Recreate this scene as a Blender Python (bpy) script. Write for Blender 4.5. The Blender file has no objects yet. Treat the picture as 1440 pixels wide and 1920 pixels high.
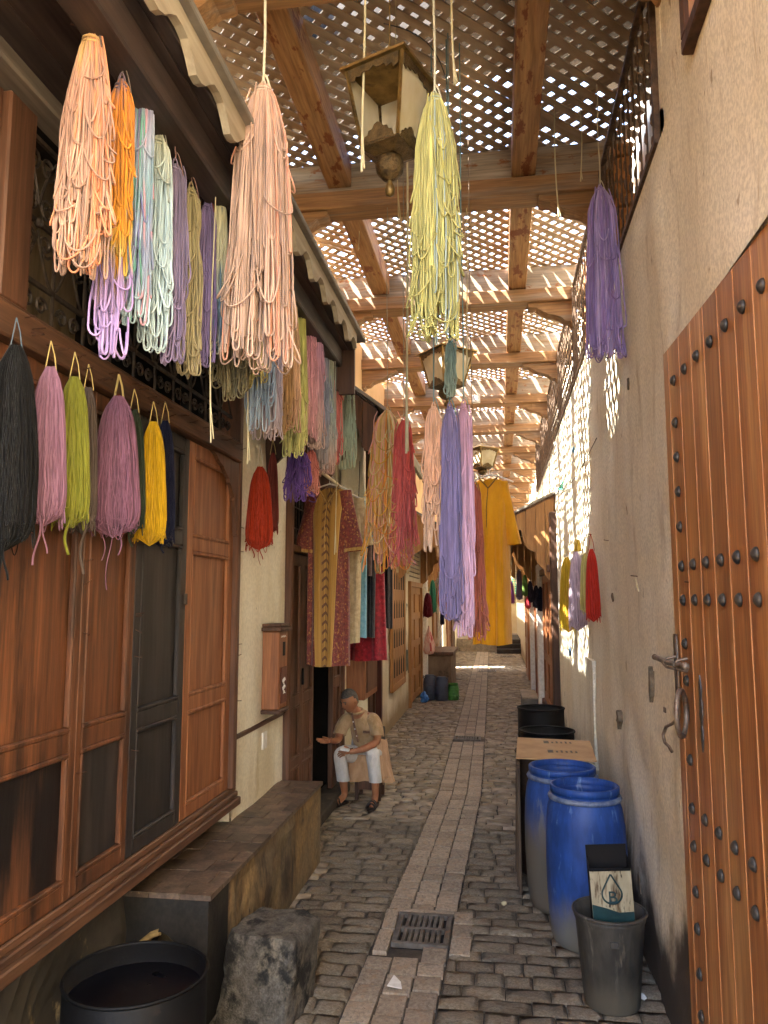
import bpy, bmesh, math, random
import numpy as np
from mathutils import Vector, Matrix
R = math.radians
S = bpy.context.scene
COL = S.collection

# ------------------------------------------------------------------ camera
EYE = 2.0
FPX, CX, CY = 1440.0, 720.0, 960.0
PIT = math.atan(167 / 1440); YAW = math.atan(216 / 1440 * math.cos(PIT))
cam_d = bpy.data.cameras.new('camera'); cam = bpy.data.objects.new('camera', cam_d); COL.objects.link(cam)
cam_d.sensor_fit = 'HORIZONTAL'; cam_d.sensor_width = 36; cam_d.lens = 36
cam_d.clip_start = 0.05; cam_d.clip_end = 600
cam.location = (0, 0, EYE); cam.rotation_euler = (R(90) + PIT, 0, YAW)
S.camera = cam
# ------------------------------------------------------------------ sky, sun, exposure
SUN = Vector((-0.63, -0.20, 1.0)).normalized()
w = bpy.data.worlds.new('World'); S.world = w; w.use_nodes = True
nt = w.node_tree; bg = nt.nodes['Background']
sk = nt.nodes.new('ShaderNodeTexSky'); sk.sky_type = 'NISHITA'; sk.sun_disc = False
sk.sun_elevation = math.asin(SUN.z); sk.sun_rotation = math.atan2(SUN.x, SUN.y)
sk.air_density = 0.8; sk.dust_density = 2.5; sk.ozone_density = 1.0
nt.links.new(sk.outputs[0], bg.inputs[0]); bg.inputs[1].default_value = 0.15
sl = bpy.data.lights.new('sun', 'SUN'); so = bpy.data.objects.new('sun', sl); COL.objects.link(so)
sl.energy = 4.6; sl.angle = R(0.5); sl.color = (1.0, 0.955, 0.87)
so.rotation_euler = SUN.to_track_quat('Z', 'Y').to_euler(); so.location = (-6, -2, 12)
vs = S.view_settings; vs.view_transform = 'Standard'; vs.look = 'None'; vs.gamma = 1; vs.use_curve_mapping = False
vs.exposure = 4.42
S.render.engine = 'CYCLES'
S.cycles.max_bounces = 10; S.cycles.diffuse_bounces = 7; S.cycles.use_denoising = True
S.cycles.sample_clamp_indirect = 8

# ------------------------------------------------------------------ helpers
def ray(px, py):
    x = (px - CX) / FPX; y = (CY - py) / FPX
    f = (-math.sin(YAW) * math.cos(PIT), math.cos(YAW) * math.cos(PIT), math.sin(PIT))
    r = (math.cos(YAW), math.sin(YAW), 0)
    u = (math.sin(YAW) * math.sin(PIT), -math.cos(YAW) * math.sin(PIT), math.cos(PIT))
    return [f[i] + x * r[i] + y * u[i] for i in range(3)]
def at(px, py, X=None, Y=None, Z=None):
    d = ray(px, py)
    t = X / d[0] if X is not None else Y / d[1] if Y is not None else (Z - EYE) / d[2]
    return Vector((t * d[0], t * d[1], EYE + t * d[2]))
def depth(p):
    f = (-math.sin(YAW) * math.cos(PIT), math.cos(YAW) * math.cos(PIT), math.sin(PIT))
    return p[0] * f[0] + p[1] * f[1] + (p[2] - EYE) * f[2]
def hx(h):
    h = h.lstrip('#'); v = [int(h[i:i + 2], 16) / 255 for i in (0, 2, 4)]
    return tuple(c / 12.92 if c < .04045 else ((c + .055) / 1.055) ** 2.4 for c in v)
def wpos(o):
    p = Vector((0, 0, 0))
    while o: p += o.location; o = o.parent
    return p

class MB:
    """collects geometry of ONE mesh"""
    def __init__(s): s.v = []; s.n = 0; s.f = []; s.c = []
    def add(s, V, faces, col=None):
        V = np.asarray(V, float).reshape(-1, 3)
        if isinstance(faces, np.ndarray): s.f.append(faces + s.n)
        else: s.f.append([[i + s.n for i in f] for f in faces])
        s.v.append(V)
        c = np.ones((len(V), 3)); c[:] = 1.0 if col is None else col
        s.c.append(c); s.n += len(V)
    def box(s, lo, hi, ch=0.0, rot=None, piv=None, col=None):
        lo = np.array(lo, float); hi = np.array(hi, float)
        lo, hi = np.minimum(lo, hi), np.maximum(lo, hi)
        ch = min(ch, *(0.4 * (hi - lo)))
        c = (lo + hi) / 2; h = (hi - lo) / 2
        V = []; idx = {}
        if ch <= 0:
            for a in (-1, 1):
                for b in (-1, 1):
                    for d in (-1, 1): V.append(c + h * (a, b, d))
            F = [[0, 1, 3, 2], [4, 6, 7, 5], [0, 4, 5, 1], [2, 3, 7, 6], [0, 2, 6, 4], [1, 5, 7, 3]]
        else:
            for a in (-1, 1):
                for b in (-1, 1):
                    for d in (-1, 1):
                        for k in range(3):
                            q = h - ch; q = q.copy(); q[k] = h[k]
                            idx[(a, b, d, k)] = len(V); V.append(c + q * (a, b, d))
            F = []
            for k in range(3):
                i, j = [(1, 2), (0, 2), (0, 1)][k]
                for sg in (-1, 1):
                    q = []
                    for (p, r_) in ((-1, -1), (1, -1), (1, 1), (-1, 1)):
                        t = [0, 0, 0]; t[k] = sg; t[i] = p; t[j] = r_; q.append(idx[(*t, k)])
                    F.append(q)
            for k in range(3):      # edges along axis k
                i, j = [(1, 2), (0, 2), (0, 1)][k]
                for p in (-1, 1):
                    for r_ in (-1, 1):
                        t0 = [0, 0, 0]; t0[i] = p; t0[j] = r_; t0[k] = -1; t1 = list(t0); t1[k] = 1
                        F.append([idx[(*t0, i)], idx[(*t1, i)], idx[(*t1, j)], idx[(*t0, j)]])
            for a in (-1, 1):
                for b in (-1, 1):
                    for d in (-1, 1): F.append([idx[(a, b, d, 0)], idx[(a, b, d, 1)], idx[(a, b, d, 2)]])
        V = np.array(V)
        if rot is not None:
            m = np.array(rot.to_3x3()); pv = np.array(piv if piv is not None else c)
            V = (V - pv) @ m.T + pv
        s.add(V, F, col); return s
    def prism(s, poly, axis, a, b, col=None):
        """polygon (list of 2d) extruded along axis from a to b. axis 0: (y,z) 1: (x,z) 2: (x,y)"""
        n = len(poly); V = []
        for t in (a, b):
            for p in poly:
                V.append((t, p[0], p[1]) if axis == 0 else (p[0], t, p[1]) if axis == 1 else (p[0], p[1], t))
        s.add(V, [list(range(n)), list(range(2 * n - 1, n - 1, -1))] + [[i, (i + 1) % n, n + (i + 1) % n, n + i] for i in range(n)], col); return s
    def lathe(s, prof, c=(0, 0, 0), seg=32, rx=1.0, ry=1.0, close=True, col=None, wob=None):
        V = []; n = len(prof)
        for k in range(seg):
            a = 2 * math.pi * k / seg
            for (r_, z) in prof:
                q = 1.0 if wob is None else 1 + wob(a, z)
                V.append((c[0] + r_ * rx * q * math.cos(a), c[1] + r_ * ry * q * math.sin(a), c[2] + z))
        F = []
        for k in range(seg):
            k2 = (k + 1) % seg
            for i in range(n - 1): F.append([k * n + i, k2 * n + i, k2 * n + i + 1, k * n + i + 1])
        s.add(V, F, col); return s
    def tubes(s, P, rad, sides=5, col=None):
        """P [N,K,3]; rad scalar or [N,K]; col None or [N,K,3]"""
        P = np.asarray(P, float)
        if P.ndim == 2: P = P[None]
        N, K, _ = P.shape
        T = np.gradient(P, axis=1); T /= np.linalg.norm(T, axis=2, keepdims=True) + 1e-12
        Q = P - P.mean(1, keepdims=True)
        C = np.einsum('nki,nkj->nij', Q, Q) + np.eye(3) * 1e-9 * np.array([1.0, 1.3, 1.7])
        _, ev = np.linalg.eigh(C); ref = ev[:, :, 0][:, None, :]
        A = np.cross(T, ref); A /= np.linalg.norm(A, axis=2, keepdims=True) + 1e-12
        B = np.cross(T, A)
        rad = np.broadcast_to(np.asarray(rad, float), (N, K)) if np.ndim(rad) != 1 else np.broadcast_to(np.asarray(rad)[:, None], (N, K))
        th = np.arange(sides) * 2 * np.pi / sides
        V = P[:, :, None, :] + rad[:, :, None, None] * (np.cos(th)[None, None, :, None] * A[:, :, None, :] + np.sin(th)[None, None, :, None] * B[:, :, None, :])
        base = (np.arange(N) * K * sides)[:, None, None] + (np.arange(K - 1) * sides)[None, :, None]
        i = np.arange(sides)[None, None, :]; j = (i + 1) % sides
        F = np.stack([base + i, base + j, base + sides + j, base + sides + i], -1).reshape(-1, 4)
        c = None
        if col is not None: c = np.repeat(np.broadcast_to(col, (N, K, 3))[:, :, None, :], sides, 2).reshape(-1, 3)
        s.add(V.reshape(-1, 3), F, c); return s
    def tube(s, pts, rad, sides=6, col=None):
        return s.tubes(np.array([list(map(tuple, pts))]), rad, sides, col)
    def ball(s, c, r_, seg=10, rings=6, sc=(1, 1, 1), col=None):
        V = []; F = []
        for j in range(rings + 1):
            p = math.pi * j / rings
            for i in range(seg):
                a = 2 * math.pi * i / seg
                V.append((c[0] + r_ * sc[0] * math.sin(p) * math.cos(a), c[1] + r_ * sc[1] * math.sin(p) * math.sin(a), c[2] + r_ * sc[2] * math.cos(p)))
        for j in range(rings):
            for i in range(seg): F.append([j * seg + i, (j + 1) * seg + i, (j + 1) * seg + (i + 1) % seg, j * seg + (i + 1) % seg])
        s.add(V, F, col); return s
    def mesh(s, name, m, off=(0, 0, 0), smooth=False):
        me = bpy.data.meshes.new(name)
        V = np.concatenate(s.v) - np.array(off)
        idx = []; tot = []
        for f in s.f:
            if isinstance(f, np.ndarray): idx.append(f.reshape(-1)); tot.append(np.full(len(f), f.shape[1]))
            else:
                for q in f: idx.append(np.array(q)); tot.append(np.array([len(q)]))
        idx = np.concatenate(idx).astype(np.int32); tot = np.concatenate(tot).astype(np.int32)
        me.vertices.add(len(V)); me.vertices.foreach_set('co', V.astype(np.float32).ravel())
        me.loops.add(len(idx)); me.loops.foreach_set('vertex_index', idx)
        me.polygons.add(len(tot)); st = np.concatenate([[0], np.cumsum(tot)[:-1]]).astype(np.int32)
        me.polygons.foreach_set('loop_start', st); me.polygons.foreach_set('loop_total', tot)
        me.polygons.foreach_set('use_smooth', np.full(len(tot), smooth, bool))
        me.update(calc_edges=True)
        ca = me.color_attributes.new('Col', 'FLOAT_COLOR', 'POINT')
        c = np.concatenate(s.c); ca.data.foreach_set('color', np.concatenate([c, np.ones((len(c), 1))], 1).astype(np.float32).ravel())
        if m: me.materials.append(m)
        return me

def fixn(me):
    b = bmesh.new(); b.from_mesh(me); bmesh.ops.recalc_face_normals(b, faces=b.faces); b.to_mesh(me); b.free()
def thing(name, label, cat, loc=(0, 0, 0), group=None):
    o = bpy.data.objects.new(name, None); COL.objects.link(o); o.location = loc; o.empty_display_size = .1
    o['label'] = label; o['category'] = cat
    if group: o['group'] = group
    return o
def part(name, mb, m, parent, smooth=False, label=None, kind=None, rec=True):
    off = wpos(parent) if parent else (0, 0, 0)
    me = mb.mesh(name, m, off, smooth)
    if rec and len(me.polygons) < 6000: fixn(me)
    o = bpy.data.objects.new(name, me); COL.objects.link(o); o.parent = parent
    if label: o['label'] = label
    if kind: o['kind'] = kind
    return o
def solo(name, mb, m, label, cat, base, group=None, smooth=False, kind=None, rec=True):
    """a thing that is one mesh, origin at its base"""
    me = mb.mesh(name, m, base, smooth)
    if rec and len(me.polygons) < 6000: fixn(me)
    o = bpy.data.objects.new(name, me); COL.objects.link(o); o.location = base
    if label: o['label'] = label
    if cat: o['category'] = cat
    if group: o['group'] = group
    if kind: o['kind'] = kind
    return o
def inst(name, me, parent, loc, rot=(0, 0, 0), sc=(1, 1, 1)):
    """a piece that shares its mesh with alike pieces; loc in world"""
    o = bpy.data.objects.new(name, me); COL.objects.link(o); o.parent = parent
    o.location = Vector(loc) - wpos(parent); o.rotation_euler = rot; o.scale = sc
    return o

# ------------------------------------------------------------------ materials
def mat(name, c1, c2=None, sc=(6, 6, 6), rough=.7, metal=0., bump=.25, bsc=None, stain=None, zst=None, rnd=0., attr=False, spec=.4, coat=0., detail=6, fine=None, c3=None, streak=None, dist=.006, sheen=0.):
    m = bpy.data.materials.new(name); m.use_nodes = True
    n = m.node_tree.nodes; l = m.node_tree.links; b = n['Principled BSDF']
    tc = n.new('ShaderNodeTexCoord'); co = tc.outputs['Object']
    oi = n.new('ShaderNodeObjectInfo')
    ad = n.new('ShaderNodeVectorMath'); ad.operation = 'ADD'; l.new(co, ad.inputs[0])
    mu = n.new('ShaderNodeMath'); mu.operation = 'MULTIPLY'; mu.inputs[1].default_value = 17.3 if rnd else 0.0
    l.new(oi.outputs['Random'], mu.inputs[0]); l.new(mu.outputs[0], ad.inputs[1]); co2 = ad.outputs[0]
    def noise(scale, det=detail, rough_=.6):
        mp = n.new('ShaderNodeVectorMath'); mp.operation = 'MULTIPLY'; mp.inputs[1].default_value = scale; l.new(co2, mp.inputs[0])
        t = n.new('ShaderNodeTexNoise'); t.inputs['Scale'].default_value = 1; t.inputs['Detail'].default_value = det; t.inputs['Roughness'].default_value = rough_
        l.new(mp.outputs[0], t.inputs['Vector']); return t.outputs['Fac']
    def ramp(x, lo, hi):
        r_ = n.new('ShaderNodeMapRange'); r_.interpolation_type = 'SMOOTHSTEP'; l.new(x, r_.inputs[0]); r_.inputs[1].default_value = lo; r_.inputs[2].default_value = hi; return r_.outputs[0]
    def mix(f, a, bb, mode='MIX'):
        x = n.new('ShaderNodeMix'); x.data_type = 'RGBA'; x.blend_type = mode; x.clamp_factor = True
        if isinstance(f, (int, float)): x.inputs[0].default_value = f
        else: l.new(f, x.inputs[0])
        for k, q in ((6, a), (7, bb)):
            if isinstance(q, tuple): x.inputs[k].default_value = (*q, 1)
            else: l.new(q, x.inputs[k])
        return x.outputs[2]
    c2 = c2 or tuple(v * .7 for v in c1)
    n1 = noise(sc); col = mix(ramp(n1, .3, .7), c1, c2)
    if c3: col = mix(ramp(noise(tuple(v * .37 + .2 for v in sc), 4), .5, .68), col, c3)
    if fine:
        col = mix(fine[1], col, mix(ramp(noise(fine[0], 3), .35, .65), (.35, .35, .35), (1.25, 1.25, 1.25)), 'MULTIPLY')
    for sx, lo, hi, c in ([streak] if isinstance(streak, tuple) else streak or []): col = mix(ramp(noise(sx, 5), lo, hi), col, c)
    if stain:
        c, s_, lo, hi = stain; col = mix(ramp(noise(s_, 8, .65), lo, hi), col, c)
    if zst:
        c, z0, z1, amp = zst
        sp = n.new('ShaderNodeSeparateXYZ'); l.new(co, sp.inputs[0])
        k = n.new('ShaderNodeMath'); k.operation = 'MULTIPLY_ADD'; l.new(noise((3, 2.2, 1.6), 8, .62), k.inputs[0]); k.inputs[1].default_value = -amp; l.new(sp.outputs[2], k.inputs[2])
        col = mix(ramp(k.outputs[0], z1, z0), c, col) if False else mix(ramp(k.outputs[0], z0 - amp / 2, z1 - amp / 2), c, col)
    if attr:
        at_ = n.new('ShaderNodeAttribute'); at_.attribute_name = 'Col'; col = mix(1.0, col, at_.outputs['Color'], 'MULTIPLY')
    if rnd:
        mr = n.new('ShaderNodeMapRange'); l.new(oi.outputs['Random'], mr.inputs[0]); mr.inputs[3].default_value = 1 - rnd; mr.inputs[4].default_value = 1 + rnd
        cb = n.new('ShaderNodeCombineXYZ')
        for k in range(3): l.new(mr.outputs[0], cb.inputs[k])
        col = mix(1.0, col, cb.outputs[0], 'MULTIPLY')
    l.new(col, b.inputs['Base Color']) if not isinstance(col, tuple) else None
    b.inputs['Metallic'].default_value = metal; b.inputs['Specular IOR Level'].default_value = spec
    rr = n.new('ShaderNodeMapRange'); l.new(n1, rr.inputs[0]); rr.inputs[3].default_value = max(0, rough - .12); rr.inputs[4].default_value = min(1, rough + .12); l.new(rr.outputs[0], b.inputs['Roughness'])
    if coat: b.inputs['Coat Weight'].default_value = coat; b.inputs['Coat Roughness'].default_value = .3
    if sheen: b.inputs['Sheen Weight'].default_value = sheen
    if bump:
        bp = n.new('ShaderNodeBump'); bp.inputs['Strength'].default_value = bump; bp.inputs['Distance'].default_value = dist
        l.new(noise(bsc or tuple(v * 6 for v in sc), 6, .65), bp.inputs['Height']); l.new(bp.outputs[0], b.inputs['Normal'])
    return m
rng = random.Random(7)
nr = np.random.default_rng(11)
# ------------------------------------------------------------------ palette
WOODSC = (22, 22, 1.6)            # grain runs up the board
WOODY = (22, 1.6, 22)             # grain runs along the street
WOODX = (1.6, 22, 22)
m_orange = mat('orange_wood', hx('#9C6640'), hx('#7A4A2C'), WOODSC, .5, bump=.16, c3=hx('#8A5634'), fine=((90, 90, 4), .35), stain=(hx('#3B2618'), (5, 5, .8), .60, .78), spec=.4)
m_orange_d = mat('weathered_orange_wood', hx('#78492B'), hx('#4C2F1D'), WOODSC, .5, bump=.16, c3=hx('#633B22'), fine=((90, 90, 4), .35), stain=(hx('#22170F'), (4, 4, .6), .52, .70), spec=.4)
m_black_w = mat('blackened_wood', hx('#2E2A28'), hx('#221D1B'), WOODSC, .5, bump=.12, c3=hx('#38312D'), stain=(hx('#5E3016'), (7, 7, .5), .66, .74))
m_brown = mat('brown_wood', hx('#6A4630'), hx('#4B3020'), WOODSC, .55, bump=.16, c3=hx('#5E3D28'), fine=((90, 90, 4), .3))
m_brown_y = mat('brown_wood_rail', hx('#6C4A33'), hx('#462E20'), WOODY, .55, bump=.16, c3=hx('#644630'), fine=((90, 4, 90), .35), stain=(hx('#2A1C14'), (3, .7, 3), .58, .72))
m_dark_y = mat('dark_canopy_wood', hx('#443630'), hx('#2E2420'), WOODY, .6, bump=.14, c3=hx('#4A362A'), fine=((90, 4, 90), .3))
m_dark_x = mat('dark_panel_wood', hx('#533626'), hx('#3A261A'), WOODSC, .6, bump=.14)
m_honey = mat('honey_wood', hx('#B5854F'), hx('#94683C'), WOODSC, .55, bump=.14, c3=hx('#A07244'), fine=((80, 80, 4), .3))
m_beam_y = mat('pine_beam_long', hx('#B58A58'), hx('#966C44'), WOODY, .6, bump=.15, c3=hx('#A8825A'), stain=(hx('#7A4424'), (12, 4, 12), .54, .60), fine=((60, 3, 60), .4))
m_beam_x = mat('pine_beam_cross', hx('#A89A86'), hx('#8E7E68'), WOODX, .65, bump=.15, c3=hx('#9A7C58'), stain=(hx('#8A5A34'), (4, 9, 9), .58, .64), fine=((3, 60, 60), .4))
m_tie = mat('pine_tie_board', hx('#A47C50'), hx('#8A6440'), WOODX, .6, bump=.15, c3=hx('#94806A'), fine=((3, 60, 60), .4))
m_slat = mat('grey_brown_slat', hx('#BCA88E'), hx('#A08A70'), (9, 9, 9), .7, bump=.15, c3=hx('#8C7660'))
m_plaster = mat('cream_plaster', hx('#E2DBC6'), hx('#D2C8AE'), (1.6, 1.6, .6), .85, bump=.3, bsc=(60, 60, 50), c3=hx('#D8CCB0'),
                stain=(hx('#A8987C'), (5, 5, .9), .54, .74), streak=[((22, 22, 2.0), .60, .76, hx('#B4A486')), ((55, 55, 9), .68, .74, hx('#5E5040')), ((7, 7, 4), .66, .72, hx('#9A8A70')), ((90, 90, 60), .66, .74, hx('#8A7A62'))], zst=(hx('#40372E'), .30, .62, 1.1), fine=((70, 70, 55), .30))
m_plaster_l = mat('white_plaster', hx('#E4DDC8'), hx('#D3C6A6'), (2, 2, 1), .85, bump=.2, bsc=(26, 26, 26), stain=(hx('#B6A27C'), (3, 3, 1), .6, .75), zst=(hx('#A08C6C'), .12, .45, .5), fine=((40, 40, 40), .15), streak=((30, 30, 14), .70, .74, hx('#6A5A48')))
m_plaster_y = mat('ochre_plaster', hx('#DDBE8C'), hx('#CDA872'), (2, 2, 1), .85, bump=.2, bsc=(26, 26, 26))
m_grime = mat('grimy_plaster', hx('#4A4238'), hx('#2A2520'), (3, 3, 2), .85, bump=.35, bsc=(20, 20, 20), c3=hx('#7A6A52'), stain=(hx('#A38D66'), (4, 4, 2.2), .60, .68))
m_iron = mat('wrought_iron', hx('#4A4038'), hx('#352C26'), (30, 30, 30), .55, metal=.5, bump=.2)
m_screen = mat('rusty_screen_iron', hx('#6A5340'), hx('#4A3A2E'), (30, 30, 30), .65, metal=.2, bump=.2)
m_rust = mat('rusty_nail', hx('#5A3A28'), hx('#3A2A20'), (60, 60, 60), .7, metal=.4, bump=.2)
m_dark = mat('dark_interior', hx('#100C0A'), hx('#0A0807'), (3, 3, 3), .9, bump=.1)  # near-black albedo: shade inside openings is put into the colour
m_grout = mat('grout', hx('#5A5044'), hx('#40382F'), (7, 7, 7), .95, bump=.5, bsc=(60, 60, 60), stain=(hx('#2E2822'), (1.6, 1.2, 1), .5, .62))
m_cobble = mat('rough_cobble', hx('#B3A38B'), hx('#897A65'), (13, 17, 13), .72, bump=1.0, bsc=(70, 80, 70), rnd=.22, c3=hx('#8C7A60'), stain=(hx('#4A4238'), (9, 9, 9), .60, .72), fine=((70, 70, 70), .45), dist=.016)
m_tile = mat('smooth_paver', hx('#A59580'), hx('#827463'), (7, 7, 7), .68, bump=.3, bsc=(50, 50, 50), rnd=.2, c3=hx('#98826A'), stain=(hx('#574C40'), (6, 6, 6), .56, .72), fine=((70, 70, 70), .4), dist=.008)
m_cobble_s = mat('rough_cobble_far', hx('#A69680'), hx('#7C6E5B'), (8, 9, 8), .72, bump=.6, bsc=(50, 60, 50), attr=True, c3=hx('#8E7B60'), stain=(hx('#5B5348'), (2, 1.5, 2), .56, .7), dist=.014)

SXC = lambda y: float(np.interp(y, [3.3, 4.0, 5.3, 8.4, 15, 33], [-.58, -.57, -.53, -.445, -.50, -.70]))
# ------------------------------------------------------------------ ground and street
g = MB(); g.box((-60, -60, -.4), (60, 120, -.08)); solo('ground', g, m_grout, None, None, (0, 0, -.08), kind='structure')
g = MB(); g.box((-3, -7, -.07), (3, 60, -.022)); street = solo('street', g, m_grout, None, None, (0, 0, -.022), kind='structure')

def stone(l, w, h, nx=6, ny=4, rough=.007, seed=0, edge=.007):
    r_ = np.random.default_rng(seed); mb = MB()
    xs = np.linspace(-.5, .5, nx + 1); ys = np.linspace(-.5, .5, ny + 1)
    V = np.zeros((ny + 1, nx + 1, 3))
    lump = r_.normal(0, 1, (ny + 1, nx + 1))
    lump = (lump + np.roll(lump, 1, 0) + np.roll(lump, 1, 1)) / 1.9
    for j in range(ny + 1):
        for i in range(nx + 1):
            e = max(abs(xs[i]), abs(ys[j])) > .49
            z = h - edge if e else h + lump[j, i] * rough
            V[j, i] = (xs[i] * l + r_.normal(0, .004), ys[j] * w + r_.normal(0, .004), z)
    F = [[j * (nx + 1) + i, j * (nx + 1) + i + 1, (j + 1) * (nx + 1) + i + 1, (j + 1) * (nx + 1) + i] for j in range(ny) for i in range(nx)]
    rim = [i for i in range(nx + 1)] + [j * (nx + 1) + nx for j in range(1, ny + 1)] + [ny * (nx + 1) + i for i in range(nx - 1, -1, -1)] + [j * (nx + 1) for j in range(ny - 1, 0, -1)]
    V = V.reshape(-1, 3); sk_ = V[rim].copy(); sk_[:, 2] = -.03; sk_[:, :2] *= 1.03; n = len(V); k = len(rim)
    mb.add(np.concatenate([V, sk_]), F + [[rim[i], n + i, n + (i + 1) % k, rim[(i + 1) % k]] for i in range(k)])
    return mb
cob = [stone(1, 1, 0, 7, 4, .0048, k, .007).mesh('cobble', m_cobble, smooth=True) for k in range(14)]
for k, me in enumerate(cob):     # unit stones are scaled in x and y only
    pass
til = [stone(1, 1, 0, 4, 4, .0012, 50 + k, .004).mesh('paver', m_tile, smooth=False) for k in range(8)]
XL_, XR_, SX0, SX1 = -1.86, .80, -.755, -.305
GR = (-.665, -.325, 4.72, 5.18)     # the drain grate's opening
def courses(y0, y1):
    """rows of rough stones each side of the drain strip: (x, y, l, w)"""
    y = y0
    while y < y1:
        wv = rng.uniform(.105, .15)
        for (a, b) in ((XL_, SXC(y) - .229), (SXC(y) + .229, XR_)):
            x = a - rng.uniform(0, .15)
            while x < b - .03:
                l = rng.uniform(.15, .27); x2 = min(x + l, b)
                if b - x2 < .07: x2 = b
                if x2 > a + .02: yield ((max(x, a) + x2) / 2, y + wv / 2, x2 - max(x, a), wv)
                x = x2
        y += wv
allc = list(courses(3.3, 33.5))
near = [c for c in allc if c[1] < 12 and not (c[0] < -1.38 and 3.6 < c[1] < 6.1)]
near.sort(key=lambda c: c[1]); near = near[:300]; nset = set(near)
for i, (x, y, l, wv) in enumerate(near):
    inst('cobble', cob[rng.randrange(14)], street, (x, y, rng.uniform(-.006, .004)), (rng.uniform(-.02, .02), rng.uniform(-.02, .02), rng.choice((0, math.pi)) + rng.uniform(-.02, .02)), (l - .008, wv - .008, 1))
mb = MB()
for c in allc:
    if c in nset: continue
    x, y, l, wv = c; far = y > 13
    h = rng.uniform(-.008, .004); t = rng.uniform(.68, 1.12); q = .006
    nx, ny = (3, 2) if not far else (2, 2)
    xs = np.linspace(x - l / 2 + q, x + l / 2 - q, nx + 1); ys = np.linspace(y - wv / 2 + q, y + wv / 2 - q, ny + 1)
    V = [(a + rng.gauss(0, .004), b + rng.gauss(0, .004), h + rng.gauss(0, .005) - (.009 if (a in (xs[0], xs[-1]) or b in (ys[0], ys[-1])) else 0)) for b in ys for a in xs]
    F = [[j * (nx + 1) + i, j * (nx + 1) + i + 1, (j + 1) * (nx + 1) + i + 1, (j + 1) * (nx + 1) + i] for j in range(ny) for i in range(nx)]
    rim = [i for i in range(nx + 1)] + [j * (nx + 1) + nx for j in range(1, ny + 1)] + [ny * (nx + 1) + i for i in range(nx - 1, -1, -1)] + [j * (nx + 1) for j in range(ny - 1, 0, -1)]
    n = len(V); V += [(V[i][0], V[i][1], -.03) for i in rim]; k = len(rim)
    mb.add(V, F + [[rim[i], n + i, n + (i + 1) % k, rim[(i + 1) % k]] for i in range(k)], (t, t, t * rng.uniform(.94, 1.02)))
part('cobbles', mb, m_cobble_s, street, kind='stuff', smooth=True, rec=False)
pav = []
for r_ in range(3):
    y = 3.3 + rng.uniform(0, .15); wx = (SX1 - SX0) / 3
    while y < 33.5:
        l = rng.uniform(.14, .22); pav.append((SXC(y + l / 2) + wx * (r_ - 1), y + l / 2, wx, l)); y += l
pav = [p for p in pav if not (GR[2] - .08 < p[1] < GR[3] + .06) and not (11.45 < p[1] < 11.75)]
pav.sort(key=lambda p: p[1])
for (x, y, wx, l) in pav[:300]:
    inst('paver', til[rng.randrange(8)], street, (x, y, rng.uniform(-.004, .003)), (rng.uniform(-.012, .012), rng.uniform(-.012, .012), rng.choice((0, 1, 2, 3)) * 0 + rng.uniform(-.025, .025)), (wx - .013, l - .012, 1))
mb = MB()
for (x, y, wx, l) in pav[300:]:
    t = rng.uniform(.85, 1.15); mb.box((x - wx / 2 + .005, y - l / 2 + .005, -.03), (x + wx / 2 - .005, y + l / 2 - .005, rng.uniform(-.003, .003)), .004, col=(t, t, t))
if mb.n: part('pavers', mb, m_tile, street, kind='stuff', rec=False)
# small pavers fitted round the grate
for (x0, x1, y0, y1) in ((SX0, GR[0] - .01, 4.62, 4.92), (SX0, GR[0] - .01, 4.93, 5.24), (GR[1] + .01, -.2, 4.64, 4.86), (GR[1] + .01, -.2, 4.87, 5.06), (GR[1] + .01, -.2, 5.07, 5.25), (-.69, -.52, 5.2, 5.26), (-.51, -.32, 5.2, 5.26)):
    inst('paver', til[rng.randrange(8)], street, ((x0 + x1) / 2, (y0 + y1) / 2, .006), (0, 0, rng.uniform(-.03, .03)), (x1 - x0, y1 - y0 - .01, 1))
m_cast = mat('cast_iron', hx('#6B645C'), hx('#4C463F'), (12, 12, 12), .6, metal=.3, bump=.3, bsc=(90, 90, 90), stain=(hx('#7A5A3E'), (9, 9, 9), .6, .7))
def grate(x0, x1, y0, y1, nb, rows, z, label):
    t = thing('drain_grate', label, 'drain grate', ((x0 + x1) / 2, (y0 + y1) / 2, 0), 'drain grates along the paved channel')
    f = MB(); e = .035
    f.box((x0, y0, z - .03), (x1, y0 + e, z), .004); f.box((x0, y1 - e, z - .03), (x1, y1, z), .004)
    f.box((x0, y0 + e + .0005, z - .03), (x0 + e, y1 - e - .0005, z), .004); f.box((x1 - e, y0 + e + .0005, z - .03), (x1, y1 - e - .0005, z), .004)
    if rows == 2: f.box((x0 + e + .0005, (y0 + y1) / 2 - .016, z - .03), (x1 - e - .0005, (y0 + y1) / 2 + .016, z - .001), .003)
    part('frame', f, m_cast, t)
    pw = (x1 - x0 - 2 * e) / nb
    for r_ in range(rows):
        a = y0 + e + .001 if r_ == 0 else (y0 + y1) / 2 + .017; b = y1 - e - .001 if r_ == rows - 1 else (y0 + y1) / 2 - .017
        for k in range(1, nb):
            q = MB(); q.box((x0 + e + pw * k - .012, a, z - .028), (x0 + e + pw * k + .012, b, z - .002), .003); part('bar', q, m_cast, t)
    p = MB(); p.box((x0 + .002, y0 + .002, z - .05), (x1 - .002, y1 - .002, z - .031)); part('pit', p, m_dark, t)
grate(GR[0], GR[1], GR[2], GR[3], 8, 2, .012, 'cast iron drain grate with two rows of slots, nearest in the channel')
grate(-.70, -.30, 11.45, 11.75, 9, 1, .012, 'small iron grate in the paved channel beside the seated man')
grate(-.62, -.12, 22.4, 23.0, 10, 1, .012, 'wide slotted grate across the far paved channel before the mustard robe')
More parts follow.
